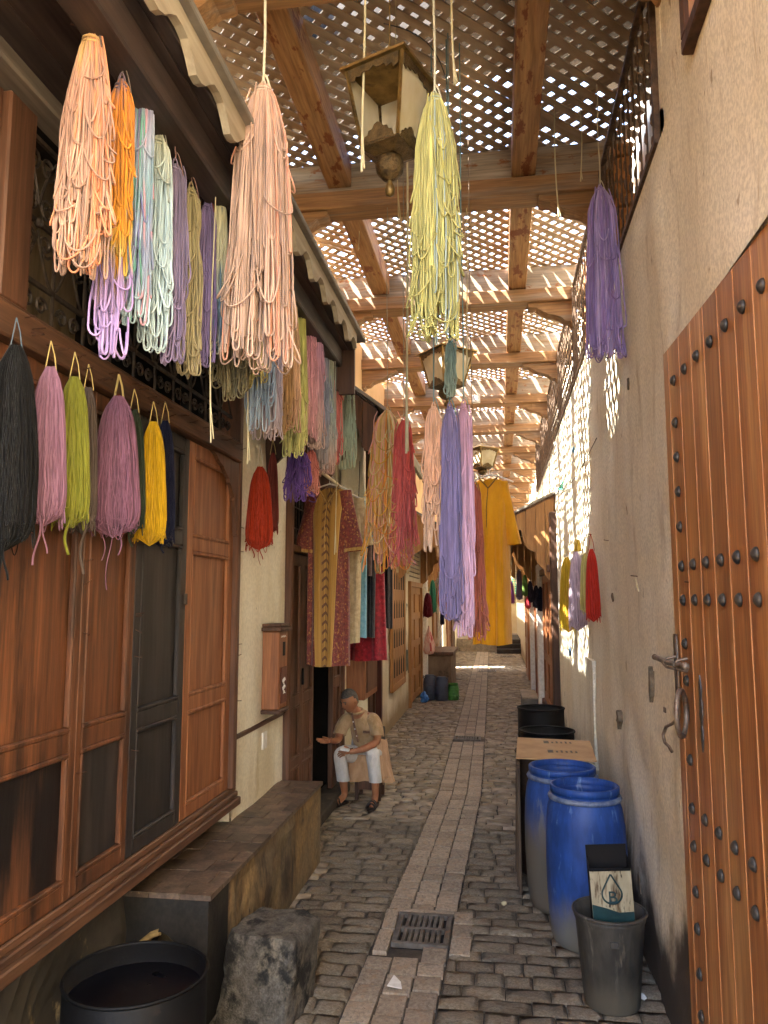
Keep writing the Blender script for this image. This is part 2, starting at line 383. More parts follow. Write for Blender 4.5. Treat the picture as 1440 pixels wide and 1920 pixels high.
grate(.0, .55, 28.4, 28.9, 8, 1, .012, 'farthest slotted grate at the foot of the dark steps')

# ------------------------------------------------------------------ walls
ZT = 5.30
def wall(name, x0, x1, y0, y1, z0, z1, m, label, cat='wall'):
    b = MB(); b.box((x0, y0, z0), (x1, y1, z1)); return solo(name, b, m, label, cat, (x0, y0, z0 if z0 < .1 else z0))
# right wall: solid below the ironwork band, brick and plaster upper storey set back behind it
WR = thing('plaster_wall', 'tall cream plaster wall on the right with dark grime at its foot', 'wall', (.78, 3, 0))
def lumpy_wall(y0, y1, z0, z1, X, ny, nz, sgn, amp=.012, seed=3):
    r_ = np.random.default_rng(seed); mb = MB()
    ys = np.linspace(y0, y1, ny + 1); zs = np.linspace(z0, z1, nz + 1)
    n = r_.normal(0, 1, (nz + 1, ny + 1))
    for _ in range(4): n = (n + np.roll(n, 1, 0) + np.roll(n, -1, 0) + np.roll(n, 1, 1) + np.roll(n, -1, 1)) / 5 * 1.6
    n[0] = n[-1] = 0; n[:, 0] = n[:, -1] = 0
    V = np.zeros((nz + 1, ny + 1, 3)); V[..., 0] = X + sgn * n * amp; V[..., 1] = ys[None, :]; V[..., 2] = zs[:, None]
    F = [[j * (ny + 1) + i, j * (ny + 1) + i + 1, (j + 1) * (ny + 1) + i + 1, (j + 1) * (ny + 1) + i] for j in range(nz) for i in range(ny)]
    mb.add(V.reshape(-1, 3), F); return mb
mb = lumpy_wall(3.51, 10.5, -.05, 4.15, .78, 70, 42, 1, .006); mb.box((.84, -6, -.05), (1.2, 10.5, 4.15)); mb.box((.775, 10.44, -.05), (.84, 10.5, 4.15)); mb.box((.79, 3.50, -.05), (.84, 3.511, 3.098))
part('wall_face', mb, m_plaster, WR, smooth=True, rec=False)
mb = lumpy_wall(-6, 3.51, 3.098, 4.15, .78, 60, 9, 1, .006, seed=6); mb.box((.79, -6, 3.098), (.84, 3.51, 3.12)); part('wall_face', mb, m_plaster, WR, smooth=True, rec=False)
mb = lumpy_wall(-6, 3.50, 4.151, ZT + .4, .78, 40, 12, 1, .006, seed=4); mb.box((.84, -6, 4.151), (1.2, 3.50, ZT + .4)); mb.box((.78, 3.42, 4.151), (.84, 3.50, ZT + .4)); part('upper_wall', mb, m_plaster, WR, rec=False)
m_brick = mat('brick_pier', hx('#C08A56'), hx('#A8703E'), (8, 8, 12), .85, bump=.4, c3=hx('#D0A878'))
mb = MB(); mb.box((1.10, 3.501, 4.151), (1.25, 36.9, ZT + .5)); part('rear_wall', mb, m_plaster_l, WR)
bk = MB(); bk.box((0, 0, 0), (.13, .24, .085), .008); bkm = bk.mesh('brick', m_brick)
for Yp in (5.42, 7.5):
    for k in range(12):
        inst('brick', bkm, WR, (.88 + rng.uniform(-.008, .008), Yp + (0 if k % 2 else .02), 4.16 + .096 * k))
mb = MB(); mb.box((.80, 10.501, 0), (1.2, 36.9, 4.15)); wall_far = solo('plaster_wall', mb, m_plaster_l, 'pale plaster wall beyond the canopied stall on the right', 'wall', (.80, 10.5, 0))
m_chip = mat('bared_render', hx('#7A6A54'), hx('#4E4436'), (30, 30, 30), .9, bump=.6)
for (px, py, hh, ww, sd) in ((1221, 1280, .11, .035, 1), (1160, 1345, .07, .06, 3), (1200, 1660, .10, .06, 5), (1180, 720, .05, .03, 6), (1150, 1120, .03, .05, 7)):
    p = at(px, py, X=.775); g2 = np.random.default_rng(sd); n_ = 13
    poly = [(p.y + ww * math.cos(a) * g2.uniform(.4, 1.2), p.z + hh * math.sin(a) * g2.uniform(.5, 1.15)) for a in np.linspace(0, 2 * math.pi, n_, endpoint=False)]
    b = MB(); b.prism(poly, 0, .7655, .80); part('chipped_patch', b, m_chip, WR)
p = at(1113, 1240, X=.77); b = MB(); b.prism([(p.y, 1.50), (p.y - .01, 1.2), (p.y + .006, .9), (p.y - .006, .62), (p.y + .05, .54), (p.y + .25, .56), (p.y + .5, .60), (p.y + .5, 1.5)], 0, .757, .80); part('plaster_bulge', b, m_plaster, WR)
# left wall in stretches between the shopfronts
XW = -1.72
def lw(y0, y1, z0, z1, label, m=m_plaster_l):
    b = lumpy_wall(y0, y1, z0, z1, XW, max(3, int((y1 - y0) * 6)), max(3, int((z1 - z0) * 6)), 1, .008, int(y0 * 10) % 97 + 5)
    b.box((XW - .30, y0, z0), (XW - .03, y1, z1)); b.box((XW - .03, y0, z0), (XW - .012, y0 + .01, z1)); b.box((XW - .03, y1 - .01, z0), (XW - .012, y1, z1))
    return solo('plaster_wall', b, m, label, 'wall', (XW, y0, z0), rec=False)
lw(4.90, 6.08, 0, 4.2, 'stained cream wall between the near shopfront and the double doors')
lw(8.32, 10.1, 0, 4.2, 'white wall behind the seated man with a small wooden cabinet')
lw(11.0, 14.0, 0, 3.4, 'white wall holding the slotted wooden window shutter')
lw(14.0, 14.66, 0, 3.4, 'narrow white pillar with loops of grey graffiti')
lw(16.9, 17.5, 0, 3.4, 'narrow cream pier right of the farther orange door')
lw(17.5, 23.4, 0, 3.4, 'long far cream wall behind the weathered counter')
lw(23.95, 36.9, 0, 3.4, 'last stretch of left wall next to the sunlit gap')
b = MB(); b.box((-2.75, -6, 0), (-2.6, 23.3, ZT)); b.box((-2.6, -6.0, ZT - .05), (XW - .301, 23.3, ZT)); b.box((-2.75, 24.1, 0), (-2.6, 36.9, ZT)); b.box((XW - .30, 4.0, 4.201), (XW, 11.0, ZT)); b.box((XW - .30, 11.001, 3.401), (XW, 36.9, ZT)); b.box((XW - .30, -6, 3.9), (XW, 3.999, ZT))  # boxes behind the shopfronts are an unseen backing, added to stop sun leaks
UPW = solo('upper_wall', b, m_plaster_y, 'sunny ochre upper storey wall above the wooden canopies, with added unseen backing', 'wall', (XW, 4, 3.4))
# far end
m_far = mat('far_plaster', hx('#D8C6A0'), hx('#C3AC80'), (1, 1, 1), .85, bump=.2)
b = MB(); b.box((-2.2, 37, 0), (6, 37.4, 6)); solo('plaster_wall', b, m_far, 'pale wall closing the far end of the alley', 'wall', (0, 37, 0))
t = thing('stone_steps', 'dark steps rising at the far end of the alley', 'steps', (.5, 30.5, 0))
m_step = mat('black_step', hx('#3A332E'), hx('#28221E'), (4, 4, 4), .7, bump=.2)
for k in range(3):
    b = MB(); b.box((-.12, 30.2 + .35 * k, .001 + .17 * k), (1.2, 30.55 + .35 * k + (4 if k == 2 else 0) + .0, .17 * (k + 1)), .012); part('step', b, m_step, t)
b = MB(); b.box((-2.2, 31.3, .0), (6, 37, .5)); solo('terrace', b, m_tile, None, None, (0, 31.3, 0), kind='structure')
t = thing('tile_picture', 'green and white tiled lattice panel on the far end wall', 'tile panel', (.55, 36.9, 1.9))
b = MB(); b.box((.1, 36.85, 2.3), (1.1, 36.99, 3.1), .01); part('backing', b, m_far, t)
m_green = mat('green_tile', hx('#4F9C86'), hx('#2F7A68'), (6, 6, 6), .4, bump=.1)
for i in range(8):
    for j in range(7):
        q = MB(); q.box((.13 + .12 * i, 36.83, 2.33 + .108 * j), (.13 + .12 * i + .075, 36.849, 2.33 + .108 * j + .07)); part('tile', q, m_green, t)

# ------------------------------------------------------------------ roof
RF = thing('pergola_roof', 'timber pergola roof of crossed lattice slats spanning the alley', 'roof', (-.45, 5.5, 4.98))
YB = [1.3, 3.3] + [5.5] + [7.6 + 2.0 * k for k in range(15)]
corb = [(0, .0), (.46, .0), (.46, -.035), (.42, -.045), (.38, -.05), (.33, -.085), (.27, -.12), (.20, -.135), (.14, -.16), (.10, -.20), (.05, -.205), (.03, -.24), (0, -.24)]
for i, yb in enumerate(YB):
    b = MB(); b.box((-1.9, yb, 5.125), (.95, yb + .15, 5.375), .006); part('cross_beam', b, m_beam_x, RF)
    b = MB(); b.box((-1.9, yb - .055, 4.985), (.95, yb + .17, 5.123), .008); part('tie_board', b, m_tie, RF)
    for sx, x0 in ((1, XW + .0), (-1, .80)):
        b = MB(); b.prism([(x0 + sx * p[0], 4.983 + p[1]) for p in corb], 1, yb - .02, yb + .13); part('corbel', b, m_tie, RF)
for i in range(len(YB) - 1):
    for (x0, x1, z0) in ((-1.255, -1.075, 5.17), (.145, .32, 5.135)):
        b = MB(); b.box((x0, YB[i] + .1505, z0), (x1, YB[i + 1] - .0005, 5.374), .007); part('long_beam', b, m_beam_y, RF)
# lattice: two layers of crossed slats, 300 nearest in view as parts
PI4 = math.pi / 4
pitch, sw, stk = .098, .055, .011
slats = []
X0, X1, Y0, Y1 = -1.95, 1.05, 1.2, 36.6
for lay in (0, 1):
    sg = 1 if lay == 0 else -1     # lower layer runs +x+y
    c = Y0 - 3
    while c < Y1 + 3:
        # line y = c + sg*(x - X0)
        xa, xb = X0, X1; ya, yb_ = c, c + sg * (X1 - X0)
        if max(ya, yb_) > Y0 and min(ya, yb_) < Y1:
            slats.append((lay, sg, xa, ya, xb, yb_))
        c += pitch * math.sqrt(2)
def slat_geo(mb, s_, local=False):
    lay, sg, xa, ya, xb, yb_ = s_
    z = 5.378 + lay * (stk + .002) ; L = math.hypot(xb - xa, yb_ - ya)
    return z, L
sm = MB(); sm.box((-.5, -sw / 2, 0), (.5, sw / 2, stk)); slat_me = sm.mesh('slat', m_slat)
slats.sort(key=lambda s_: abs((s_[3] + s_[5]) / 2 - 6.5))
Lr = (X1 - X0) * math.sqrt(2)
rest = MB()
for i, s_ in enumerate(slats):
    lay, sg, xa, ya, xb, yb_ = s_
    z = 5.378 + lay * (stk + .002) + rng.uniform(0, .0015)
    cx_, cy_ = (xa + xb) / 2, (ya + yb_) / 2; ang = sg * PI4 + rng.gauss(0, .007)
    if rng.random() < .02: continue
    if i < 300:
        inst('slat', slat_me, RF, (cx_ + rng.gauss(0, .003), cy_ + rng.gauss(0, .004), z), (0, 0, ang), (Lr, rng.uniform(.82, 1.12), 1))
    else:
        hw = sw / 2; dx, dy = math.cos(ang) * Lr / 2, math.sin(ang) * Lr / 2; nx, ny = -math.sin(ang) * hw, math.cos(ang) * hw
        V = [(cx_ + a * dx + b_ * nx, cy_ + a * dy + b_ * ny, z + q * stk) for q in (0, 1) for (a, b_) in ((-1, -1), (1, -1), (1, 1), (-1, 1))]
        rest.add(V, [[3, 2, 1, 0], [4, 5, 6, 7], [0, 1, 5, 4], [1, 2, 6, 5], [2, 3, 7, 6], [3, 0, 4, 7]])
part('slat_field', rest, m_slat, RF, kind='stuff', rec=False)
# the upper floor that bridges the near end of the alley above the lattice
b = MB(); b.box((-2.6, .9, 5.95), (2.2, 4.35, 6.4)); b.box((-2.6, 4.351, 5.95), (-1.25, 4.949, 6.4)); b.box((-.40, 4.351, 5.95), (2.2, 4.949, 6.4))  # unseen gap added in the slab to let a sun patch onto the wall
b.prism([(-2.6, 4.95), (2.2, 4.95), (2.2, 5.9), (.9, 5.75), (.3, 5.35), (-.4, 5.6), (-1.0, 6.0), (-2.6, 6.2)], 2, 5.95, 6.4)
solo('upper_terrace', b, mat('dark_ceiling', hx('#3A322B'), hx('#28221D'), (2, 2, 2), .9), 'dark underside of a terrace slab bridging over the near lattice', 'building', (0, 0, 5.95))  # dark even colour for the slab underside

# ------------------------------------------------------------------ ironwork band on the right wall
def scroll(n=12, r0=.05, turns=1.2):
    t_ = np.linspace(0, 1, n); a = t_ * turns * 2 * np.pi; r_ = r0 * (1 - .72 * t_)
    return np.stack([r_ * np.cos(a), r_ * np.sin(a)], 1)
def right_screen(y0, y1, z0, z1, label):
    t = thing('iron_screen', label, 'iron screen', (.80, (y0 + y1) / 2, z0), 'iron screens along the right wall top')
    f = MB(); e = .03
    f.box((.765, y0, z0), (.80, y1, z0 + e)); f.box((.765, y0, z1 - e), (.80, y1, z1))
    f.box((.765, y0, z0 + e + .0005), (.80, y0 + e, z1 - e - .0005)); f.box((.765, y1 - e, z0 + e + .0005), (.80, y1, z1 - e - .0005))
    part('frame', f, m_screen, t)
    n = max(3, int((y1 - y0) / .15)); st = (y1 - y0 - 2 * e) / n
    for k in range(n):
        b = MB(); yc = y0 + e + st * (k + .5)
        b.tube([(.785, yc, z0 + e), (.785, yc, z1 - e)], .0055, 4)
        P = []
        for zc in np.linspace(z0 + .14, z1 - .14, 4):
            for sg in (1, -1):
                s_ = scroll(9, .045, 1.0); P.append(np.stack([np.full(9, .783), yc + .022 + sg * s_[:, 0] * .5, zc + sg * (s_[:, 1] + .05)], 1))
        b.tubes(np.array(P), .0045, 4)
        part('baluster', b, m_screen, t, rec=False)
ys_ = [3.54, 5.40, 7.5, 9.5, 11.5, 13.5, 15.5]
for i in range(6):
    right_screen(ys_[i] + .02, ys_[i + 1] - .06, 4.155, 5.1, ['rusty iron scroll screen nearest the camera above the right wall', 'second iron scroll screen behind the hanging purple hank', 'third iron screen above the sun dappled wall', 'fourth iron screen on the right wall top', 'fifth iron screen toward the far stall', 'farthest iron screen on the right wall top'][i])
t = thing('upper_window', 'dark framed upper window high in the right wall corner', 'window', (.77, 2.5, 4.1))
b = MB(); b.box((.735, 1.6, 4.10), (.80, 2.90, 4.16), .006); b.box((.735, 2.84, 4.161), (.80, 2.90, 5.3), .006); b.box((.735, 1.6, 4.161), (.80, 1.66, 5.3), .006); part('frame', b, m_dark_x, t)
m_pink = mat('pink_reveal', hx('#D8B49A'), hx('#C79E84'), (3, 3, 3), .8, bump=.1)
b = MB(); b.box((.755, 1.661, 4.161), (.772, 2.839, 5.3)); part('panel', b, m_pink, t)
b = MB()
for y in (2.0, 2.3, 2.6): b.tube([(.735, y, 4.16), (.735, y, 5.3)], .008, 5)
part('bars', b, m_iron, t)
# ------------------------------------------------------------------ canopies
m_fascia = mat('pale_fascia', hx('#A89A82'), hx('#8A7C66'), WOODY, .65, bump=.12)
m_flash = mat('zinc_edge', hx('#8C8478'), hx('#6E675D'), (5, 5, 5), .55, metal=.3, bump=.1)
m_rooftile = mat('grey_roof_tile', hx('#9A8C74'), hx('#776A57'), (12, 12, 12), .8, bump=.3)
def zb_rel(u, W):
    """lower edge of a bracket panel, u from the wall (0) to the street (1)"""
    pts = [(0, -.62), (.07, -.62), (.075, -.56), (.14, -.53), (.20, -.49), (.24, -.45), (.245, -.39), (.32, -.35), (.38, -.29), (.42, -.22), (.425, -.14), (.50, -.12), (.58, -.085), (.63, -.03), (.632, .0), (.66, .0), (.665, .06),
           (.685, .10), (.70, .16), (.725, .18), (.75, .16), (.765, .10), (.785, .06), (.79, 0), (.82, 0), (.822, -.03), (1, -.03)]
    for (a, b), (c, d) in zip(pts, pts[1:]):
        if a <= u <= c: return b + (d - b) * (u - a) / (c - a + 1e-9)
    return -.03
def side_panel(t, y, xw, xs, zt_w, zt_s, zb, m, nb=5, th=.035):
    """bracket panel of upright boards across the canopy's end"""
    us = np.linspace(0, 1, nb + 1); br = [0, .07, .075, .14, .2, .24, .245, .32, .38, .42, .425, .5, .58, .63, .632, .66, .665, .685, .7, .725, .75, .765, .785, .79, .82, .822, 1]
    for k in range(nb):
        a, b = us[k] + .004, us[k + 1] - .004
        q = sorted(set([a, b] + [v for v in br if a < v < b]))
        X = lambda u: xw + (xs - xw) * u
        poly = [(X(u), zb + zb_rel(u, 1)) for u in q] + [(X(b), zt_w + (zt_s - zt_w) * b), (X(a), zt_w + (zt_s - zt_w) * a)]
        mb = MB(); mb.prism(poly, 1, y + rng.uniform(-.003, .003), y + th + rng.uniform(-.003, .003)); part('board', mb, m, t)
def fascia(t, x, y0, y1, zt, zb, per, amp, m):
    n = int((y1 - y0) / per)
    ps = [(0, .55), (.10, .98), (.22, 1), (.34, .8), (.46, .38), (.58, .05), (.72, 0), (.86, .12), (.94, .35)]
    bot = [(y0 + (k + p[0]) * per, zb + amp * (1 - p[1])) for k in range(n) for p in ps] + [(y0 + n * per, zb + amp * .45)]
    mb = MB()
    V = []; F = []
    for (y, z) in bot: V += [(x, y, z), (x, y, zt), (x - .03, y, zt), (x - .03, y, z)]
    for i in range(len(bot) - 1):
        for j in range(4): F.append([i * 4 + j, i * 4 + (j + 1) % 4, i * 4 + 4 + (j + 1) % 4, i * 4 + 4 + j])
    F += [[0, 1, 2, 3], [len(V) - 4, len(V) - 3, len(V) - 2, len(V) - 1]]
    mb.add(V, F); part('fascia', mb, m, t)
def teeth(t, xs, sx, y0, y1, z, per=.16):
    """the row of tile ends that shows below a sloping canopy roof"""
    me = MB()
    me.prism([(-per * .46, .03), (-per * .46, -.02), (-per * .25, -.055), (0, -.07), (per * .25, -.055), (per * .46, -.02), (per * .46, .03)], 0, -.02, .02)
    me = me.mesh('roof_tile', m_rooftile)
    n = int((y1 - y0) / per)
    for k in range(n): inst('roof_tile', me, t, (xs + sx * .03, y0 + per * (k + .5), z + rng.uniform(-.004, .004)), (rng.uniform(-.05, .05), 0, 0))
# canopy 1, over the near shopfront
t = thing('wooden_canopy', 'dark wooden canopy with wavy pale fascia over the near shopfront', 'canopy', (-1.7, 3, 3.7), 'wooden canopies along the alley')
b = MB()
for k, (xa, xb) in enumerate(((-1.715, -1.50), (-1.498, -1.30), (-1.298, -1.09), (-1.088, -1.035))):
    q = MB(); q.box((xa, 0.2, 3.87), (xb, 5.50, 3.895), .003); part('soffit_board', q, m_dark_y, t)
q = MB(); q.box((-1.25, 0.2, 3.735), (-1.13, 5.46, 3.868), .008); part('beam', q, m_dark_y, t)
q = MB(); q.box((-1.719, 0.2, 3.80), (-1.60, 5.46, 3.868), .008); part('wall_plate', q, mat('pale_wall_plate', hx('#75685A'), hx('#584C40'), WOODY, .7, bump=.15), t)
fascia(t, -1.0, 0.26, 5.52, 3.945, 3.80, .34, .085, m_fascia)
q = MB(); q.box((-1.72, 0.2, 3.946), (-.965, 5.56, 3.975), .005); part('roof_sheet', q, m_flash, t)
side_panel(t, 5.465, -1.715, -1.035, 3.866, 3.866, 3.56, m_dark_x)
q = MB()
for k in range(26):
    y = 1.9 + k * .15; q.tube([(-1.255, y, 3.79), (-1.262, y, 3.79), (-1.30, y, 3.80)], .003, 4)
part('nails', q, m_rust, t, kind='stuff')
# canopy 2, sloping
def canopy(label, y0, y1, xw, xs, ztw, zts, zb, m, mbeam, group='wooden canopies along the alley', nt_=True):
    sx = 1 if xs > xw else -1
    t = thing('wooden_canopy', label, 'canopy', (xw, (y0 + y1) / 2, zb), group)
    side_panel(t, y0, xw, xs, ztw, zts, zb, m); side_panel(t, y1 - .04, xw, xs, ztw, zts, zb, m)
    e = .10; dz = (zts - ztw) / abs(xs - xw)
    n = 4
    for k in range(n):      # roof boards seen from below
        u0, u1 = k / n, (k + 1) / n - .01
        A = (xw + (xs - xw) * u0, ztw + (zts - ztw) * u0 + .004); B = (xw + (xs - xw) * u1, ztw + (zts - ztw) * u1 + .004)
        q = MB(); q.prism([A, B, (B[0], B[1] + .02), (A[0], A[1] + .02)], 1, y0 - .04, y1 + .04); part('roof_board', q, mbeam, t)
    A = (xw, ztw + .03); B = (xs + sx * e, zts + .03 + dz * e)
    q = MB(); q.prism([A, B, (B[0], B[1] + .035), (A[0], A[1] + .035)], 1, y0 - .07, y1 + .07); part('roof_sheet', q, m_flash, t)
    q = MB(); q.box((min(xs, xs - sx * .10), y0 + .0355, zb + .0), (max(xs, xs - sx * .10), y1 - .042, zb + .13), .008); part('beam', q, mbeam, t)
    if nt_: teeth(t, xs + sx * (e - .05), sx, y0, y1, zts + dz * e - .0)
    # scalloped valance below the eave beam
    q = MB(); per = .28; nn = max(2, int((y1 - y0 - .1) / per))
    prof = [(0, 0), (.12, -.02), (.14, -.07), (.24, -.09), (.30, -.15), (.42, -.17), (.5, -.23), (.58, -.17), (.70, -.15), (.76, -.09), (.86, -.07), (.88, -.02), (1, 0)]
    for k in range(nn):
        yk = y0 + .05 + per * k
        q.prism([(yk + p[0] * per, zb - .002 + p[1]) for p in prof] , 0, xs - sx * .03, xs - sx * .055)
    part('valance', q, m, t)
    return t
canopy('sloping brown canopy with a trefoil cut end panel beyond the mint hank', 6.62, 9.9, -1.715, -1.05, 4.20, 3.70, 3.36, m_brown, m_dark_y)
canopy('honey coloured canopy with stepped lower edge before the orange door', 12.9, 17.0, -1.715, -1.0, 3.66, 3.24, 2.93, m_honey, m_honey)
canopy('far small wooden canopy over the last left doorways', 18.8, 23.0, -1.715, -1.1, 3.5, 3.1, 2.85, m_honey, m_brown)
canopy('pale plank canopy striped by sunlight on the right wall', 10.9, 15.9, .79, .12, 3.46, 3.14, 2.82, m_honey, m_brown)
canopy('farthest wooden canopy on the right beyond the striped one', 17.2, 24.0, .79, .12, 3.45, 3.12, 2.82, m_honey, m_brown)

# ------------------------------------------------------------------ near shopfront
SF = thing('wooden_shopfront', 'long orange and blackened panelled wooden shopfront above the tiled bench', 'shopfront', (-1.75, 3.2, .72))
XF = -1.70
def pane(t, y0, y1, z0, z1, m, x=XF, sx=1, ml=None):
    """recessed panel with a raised moulding round it"""
    q = MB(); q.box((x - sx * .045, y0 - .004, z0 - .004), (x - sx * .022, y1 + .004, z1 + .004)); pn = part('panel', q, m, t)
    q = MB(); e = .02
    q.box((x - sx * .0215, y0, z0), (x + sx * .004, y1, z0 + e), .005); q.box((x - sx * .0215, y0, z1 - e), (x + sx * .004, y1, z1), .005)
    q.box((x - sx * .0215, y0, z0 + e + .0005), (x + sx * .003, y0 + e, z1 - e - .0005), .005); q.box((x - sx * .0215, y1 - e, z0 + e + .0005), (x + sx * .003, y1, z1 - e - .0005), .005)
    part('moulding', q, ml or m, pn)
m_burnt = mat('smoke_stained_wood', hx('#6E452C'), hx('#3E281C'), WOODSC, .5, bump=.16, fine=((90, 90, 4), .35), stain=(hx('#181210'), (5, 5, .5), .44, .56))
def leaf(t, y0, y1, z0, z1, rails, m, x=XF, st=.06, sx=1, th=.05, ml=None, pm=None):
    """door leaf: stiles, rails and a panel between each pair of rails; rails = [(z0,z1)...] between z0 and z1"""
    def bx(a, b, c, d):
        q = MB(); q.box((x - sx * th, a, c), (x, b, d), .004); return q
    part('stile', bx(y0, y0 + st, z0, z1), m, t); part('stile', bx(y1 - st, y1, z0, z1), m, t)
    for (a, b) in rails: part('rail', bx(y0 + st + .0005, y1 - st - .0005, a, b), m, t)
    for i_, ((a, b), (c, d)) in enumerate(zip(rails, rails[1:])): pane(t, y0 + st, y1 - st, b, c, pm[i_] if pm else m, x, sx, ml or m)
rl = [(.832, .90), (1.40, 1.48), (2.82, 2.898)]
leaf(SF, 1.30, 2.965, .832, 2.898, rl, m_orange_d, st=.045, pm=[m_burnt, m_orange_d])
leaf(SF, 2.967, 3.43, .832, 2.898, rl, m_orange_d, st=.045, pm=[m_black_w, m_orange_d])
leaf(SF, 3.432, 4.03, .832, 2.898, [(.832, .90), (1.40, 1.48), (2.30, 2.38), (2.82, 2.898)], m_black_w, st=.065)
leaf(SF, 4.032, 4.77, .832, 2.898, [(.832, .90), (1.40, 1.48), (2.28, 2.36), (2.82, 2.898)], m_orange, st=.075)
for k, (xa, xb, za, zb_) in enumerate(((-1.86, -1.655, .712, .762), (-1.86, -1.675, .7625, .795), (-1.86, -1.69, .7955, .83))):
    q = MB(); q.box((xa, 1.0, za), (xb, 4.90, zb_), .006); part('sill', q, m_brown_y, SF)
q = MB(); q.box((-1.76, 1.0, 2.90), (-1.645, 4.77, 3.02), .008); part('header_beam', q, m_brown_y, SF)
q = MB(); q.box((-1.76, 1.0, 3.021), (-1.665, 4.77, 3.04), .006); part('moulding', q, m_brown_y, SF)
for (ya, yb_, xo) in ((4.7705, 4.83, -1.665), (4.8305, 4.865, -1.68), (4.8655, 4.90, -1.695)):
    q = MB(); q.box((-1.80, ya, .832), (xo, yb_, 3.85), .006); part('post', q, m_brown, SF)
q = MB(); q.box((-1.76, 2.30, 3.041), (-1.67, 2.46, 3.798), .008); part('post', q, m_brown, SF)
q = MB(); q.box((-1.77, 1.0, 3.041), (-1.70, 2.299, 3.798), .004); part('upper_panel', q, m_brown, SF)
arch = [(4.769, 2.897), (4.769, 2.42), (4.735, 2.42), (4.73, 2.50), (4.715, 2.58), (4.69, 2.64), (4.695, 2.66), (4.66, 2.69), (4.63, 2.73), (4.60, 2.745), (4.59, 2.77), (4.54, 2.79), (4.48, 2.83), (4.42, 2.845), (4.36, 2.88), (4.30, 2.897)]
q = MB(); q.prism(arch, 0, -1.695, -1.67); part('arch_bracket', q, m_brown, SF)
q = MB(); q.box((-2.1, 2.461, 3.03), (-2.09, 4.769, 3.85)); q.box((-2.09, 4.77, 3.03), (-1.81, 4.90, 3.85)); q.box((-2.1, 1.0, 3.845), (-1.72, 4.9, 3.868)); part('dark_interior', q, m_dark, SF)  # near-black sheets paint the shade behind the grille
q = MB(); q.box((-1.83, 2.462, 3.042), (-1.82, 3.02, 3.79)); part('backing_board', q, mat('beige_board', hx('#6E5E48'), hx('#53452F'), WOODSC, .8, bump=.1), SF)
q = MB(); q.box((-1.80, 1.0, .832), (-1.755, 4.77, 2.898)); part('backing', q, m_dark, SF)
q = MB()
for k in range(34):
    y = 2.3 + rng.uniform(0, 2.45); z = rng.uniform(2.92, 3.01); q.tube([(-1.645, y, z), (-1.60, y + rng.uniform(-.02, .02), z + rng.uniform(-.008, .012))], .0022, 4)
for k in range(16):
    y = rng.choice((2.98, 3.45, 4.88)); z = rng.uniform(1.3, 2.6); q.tube([(-1.70, y, z), (-1.662, y + rng.uniform(-.02, .02), z + rng.uniform(-.02, .02))], .002, 4)
part('nails', q, m_rust, SF, rec=False, kind='stuff')
q = MB(); q.box((-1.70, 4.00, 1.98), (-1.685, 4.025, 2.04), .003); part('latch', q, m_iron, SF)
# iron scroll grille over the shopfront
GL = thing('iron_grille', 'black scrollwork iron grille above the near shopfront doors', 'iron grille', (-1.72, 3.6, 3.04))
y0, y1, z0, z1 = 2.462, 4.768, 3.043, 3.79
q = MB()
for z in (z0 + .012, z0 + .16, (z0 + z1) / 2 + .03, z1 - .02): q.box((-1.735, y0, z - .009), (-1.722, y1, z + .009))
part('rail', q, m_iron, GL)
nb = 10; st = (y1 - y0) / nb
for k in range(nb):
    q = MB(); yc = y0 + st * (k + .5)
    q.tube([(-1.728, y0 + st * k + .004, z0), (-1.728, y0 + st * k + .004, z1)], .008, 5)
    P = []
    def add_s(cy, cz, r0, sy, sz, turns=1.35, a0=0):
        s_ = scroll(16, r0, turns); ca, sa = math.cos(a0), math.sin(a0)
        yy = (s_[:, 0] * ca - s_[:, 1] * sa) * sy; zz = (s_[:, 0] * sa + s_[:, 1] * ca) * sz
        P.append(np.stack([np.full(16, -1.728), cy + yy, cz + zz], 1))
    for sg in (-1, 1):
        add_s(yc + sg * .045, z0 + .085, .038, sg, 1); add_s(yc + sg * .055, z0 + .33, .048, sg, -1, 1.35, .6); add_s(yc + sg * .055, z0 + .47, .048, sg, 1, 1.35, .6)
        add_s(yc + sg * .05, z1 - .10, .05, sg, -1)
        tt = np.linspace(0, 1, 16)
        P.append(np.stack([np.full(16, -1.7285), yc + sg * st * .48 * (1 - tt) , z0 + .17 + .2 * tt ** 1.6], 1)); P.append(np.stack([np.full(16, -1.7285), yc + sg * st * .48 * (1 - tt), z1 - .05 - .22 * tt ** 1.6], 1))
    q.tubes(np.array(P), .0065, 5); q.ball((-1.724, yc, z0 + .40), .02, 8, 5)
    part('scroll', q, m_iron, GL, rec=False)
# plinth and tiled bench
mb = lumpy_wall(.5, 4.90, 0, .711, -1.86, 60, 10, 1, .012, 8); mb.box((-2.1, .5, 0), (-1.89, 4.9, .711))
solo('plinth_wall', mb, m_grime, 'grimy plastered plinth below the near shopfront sill', 'wall', (-1.86, .5, 0), rec=False)
m_bsides = mat('stained_bench_plaster', hx('#8A7656'), hx('#5C4E3C'), (3, 3, 2), .8, bump=.4, bsc=(18, 18, 18), fine=((40, 40, 30), .35), c3=hx('#96794E'), stain=(hx('#3A3026'), (3, 3, 1.2), .5, .66), streak=((22, 22, 3), .64, .72, hx('#2A241E')))
m_btile = mat('worn_clay_tile', hx('#6E5A48'), hx('#4C3E33'), (9, 9, 9), .45, bump=.3, rnd=.25, stain=(hx('#332A23'), (5, 5, 5), .52, .68), spec=.5, fine=((50, 50, 50), .4), streak=((30, 30, 30), .66, .72, hx('#97836A')))
BN = thing('tiled_bench', 'long masonry bench with worn brown clay tiles and an arched hole', 'bench', (-1.6, 4.8, 0))
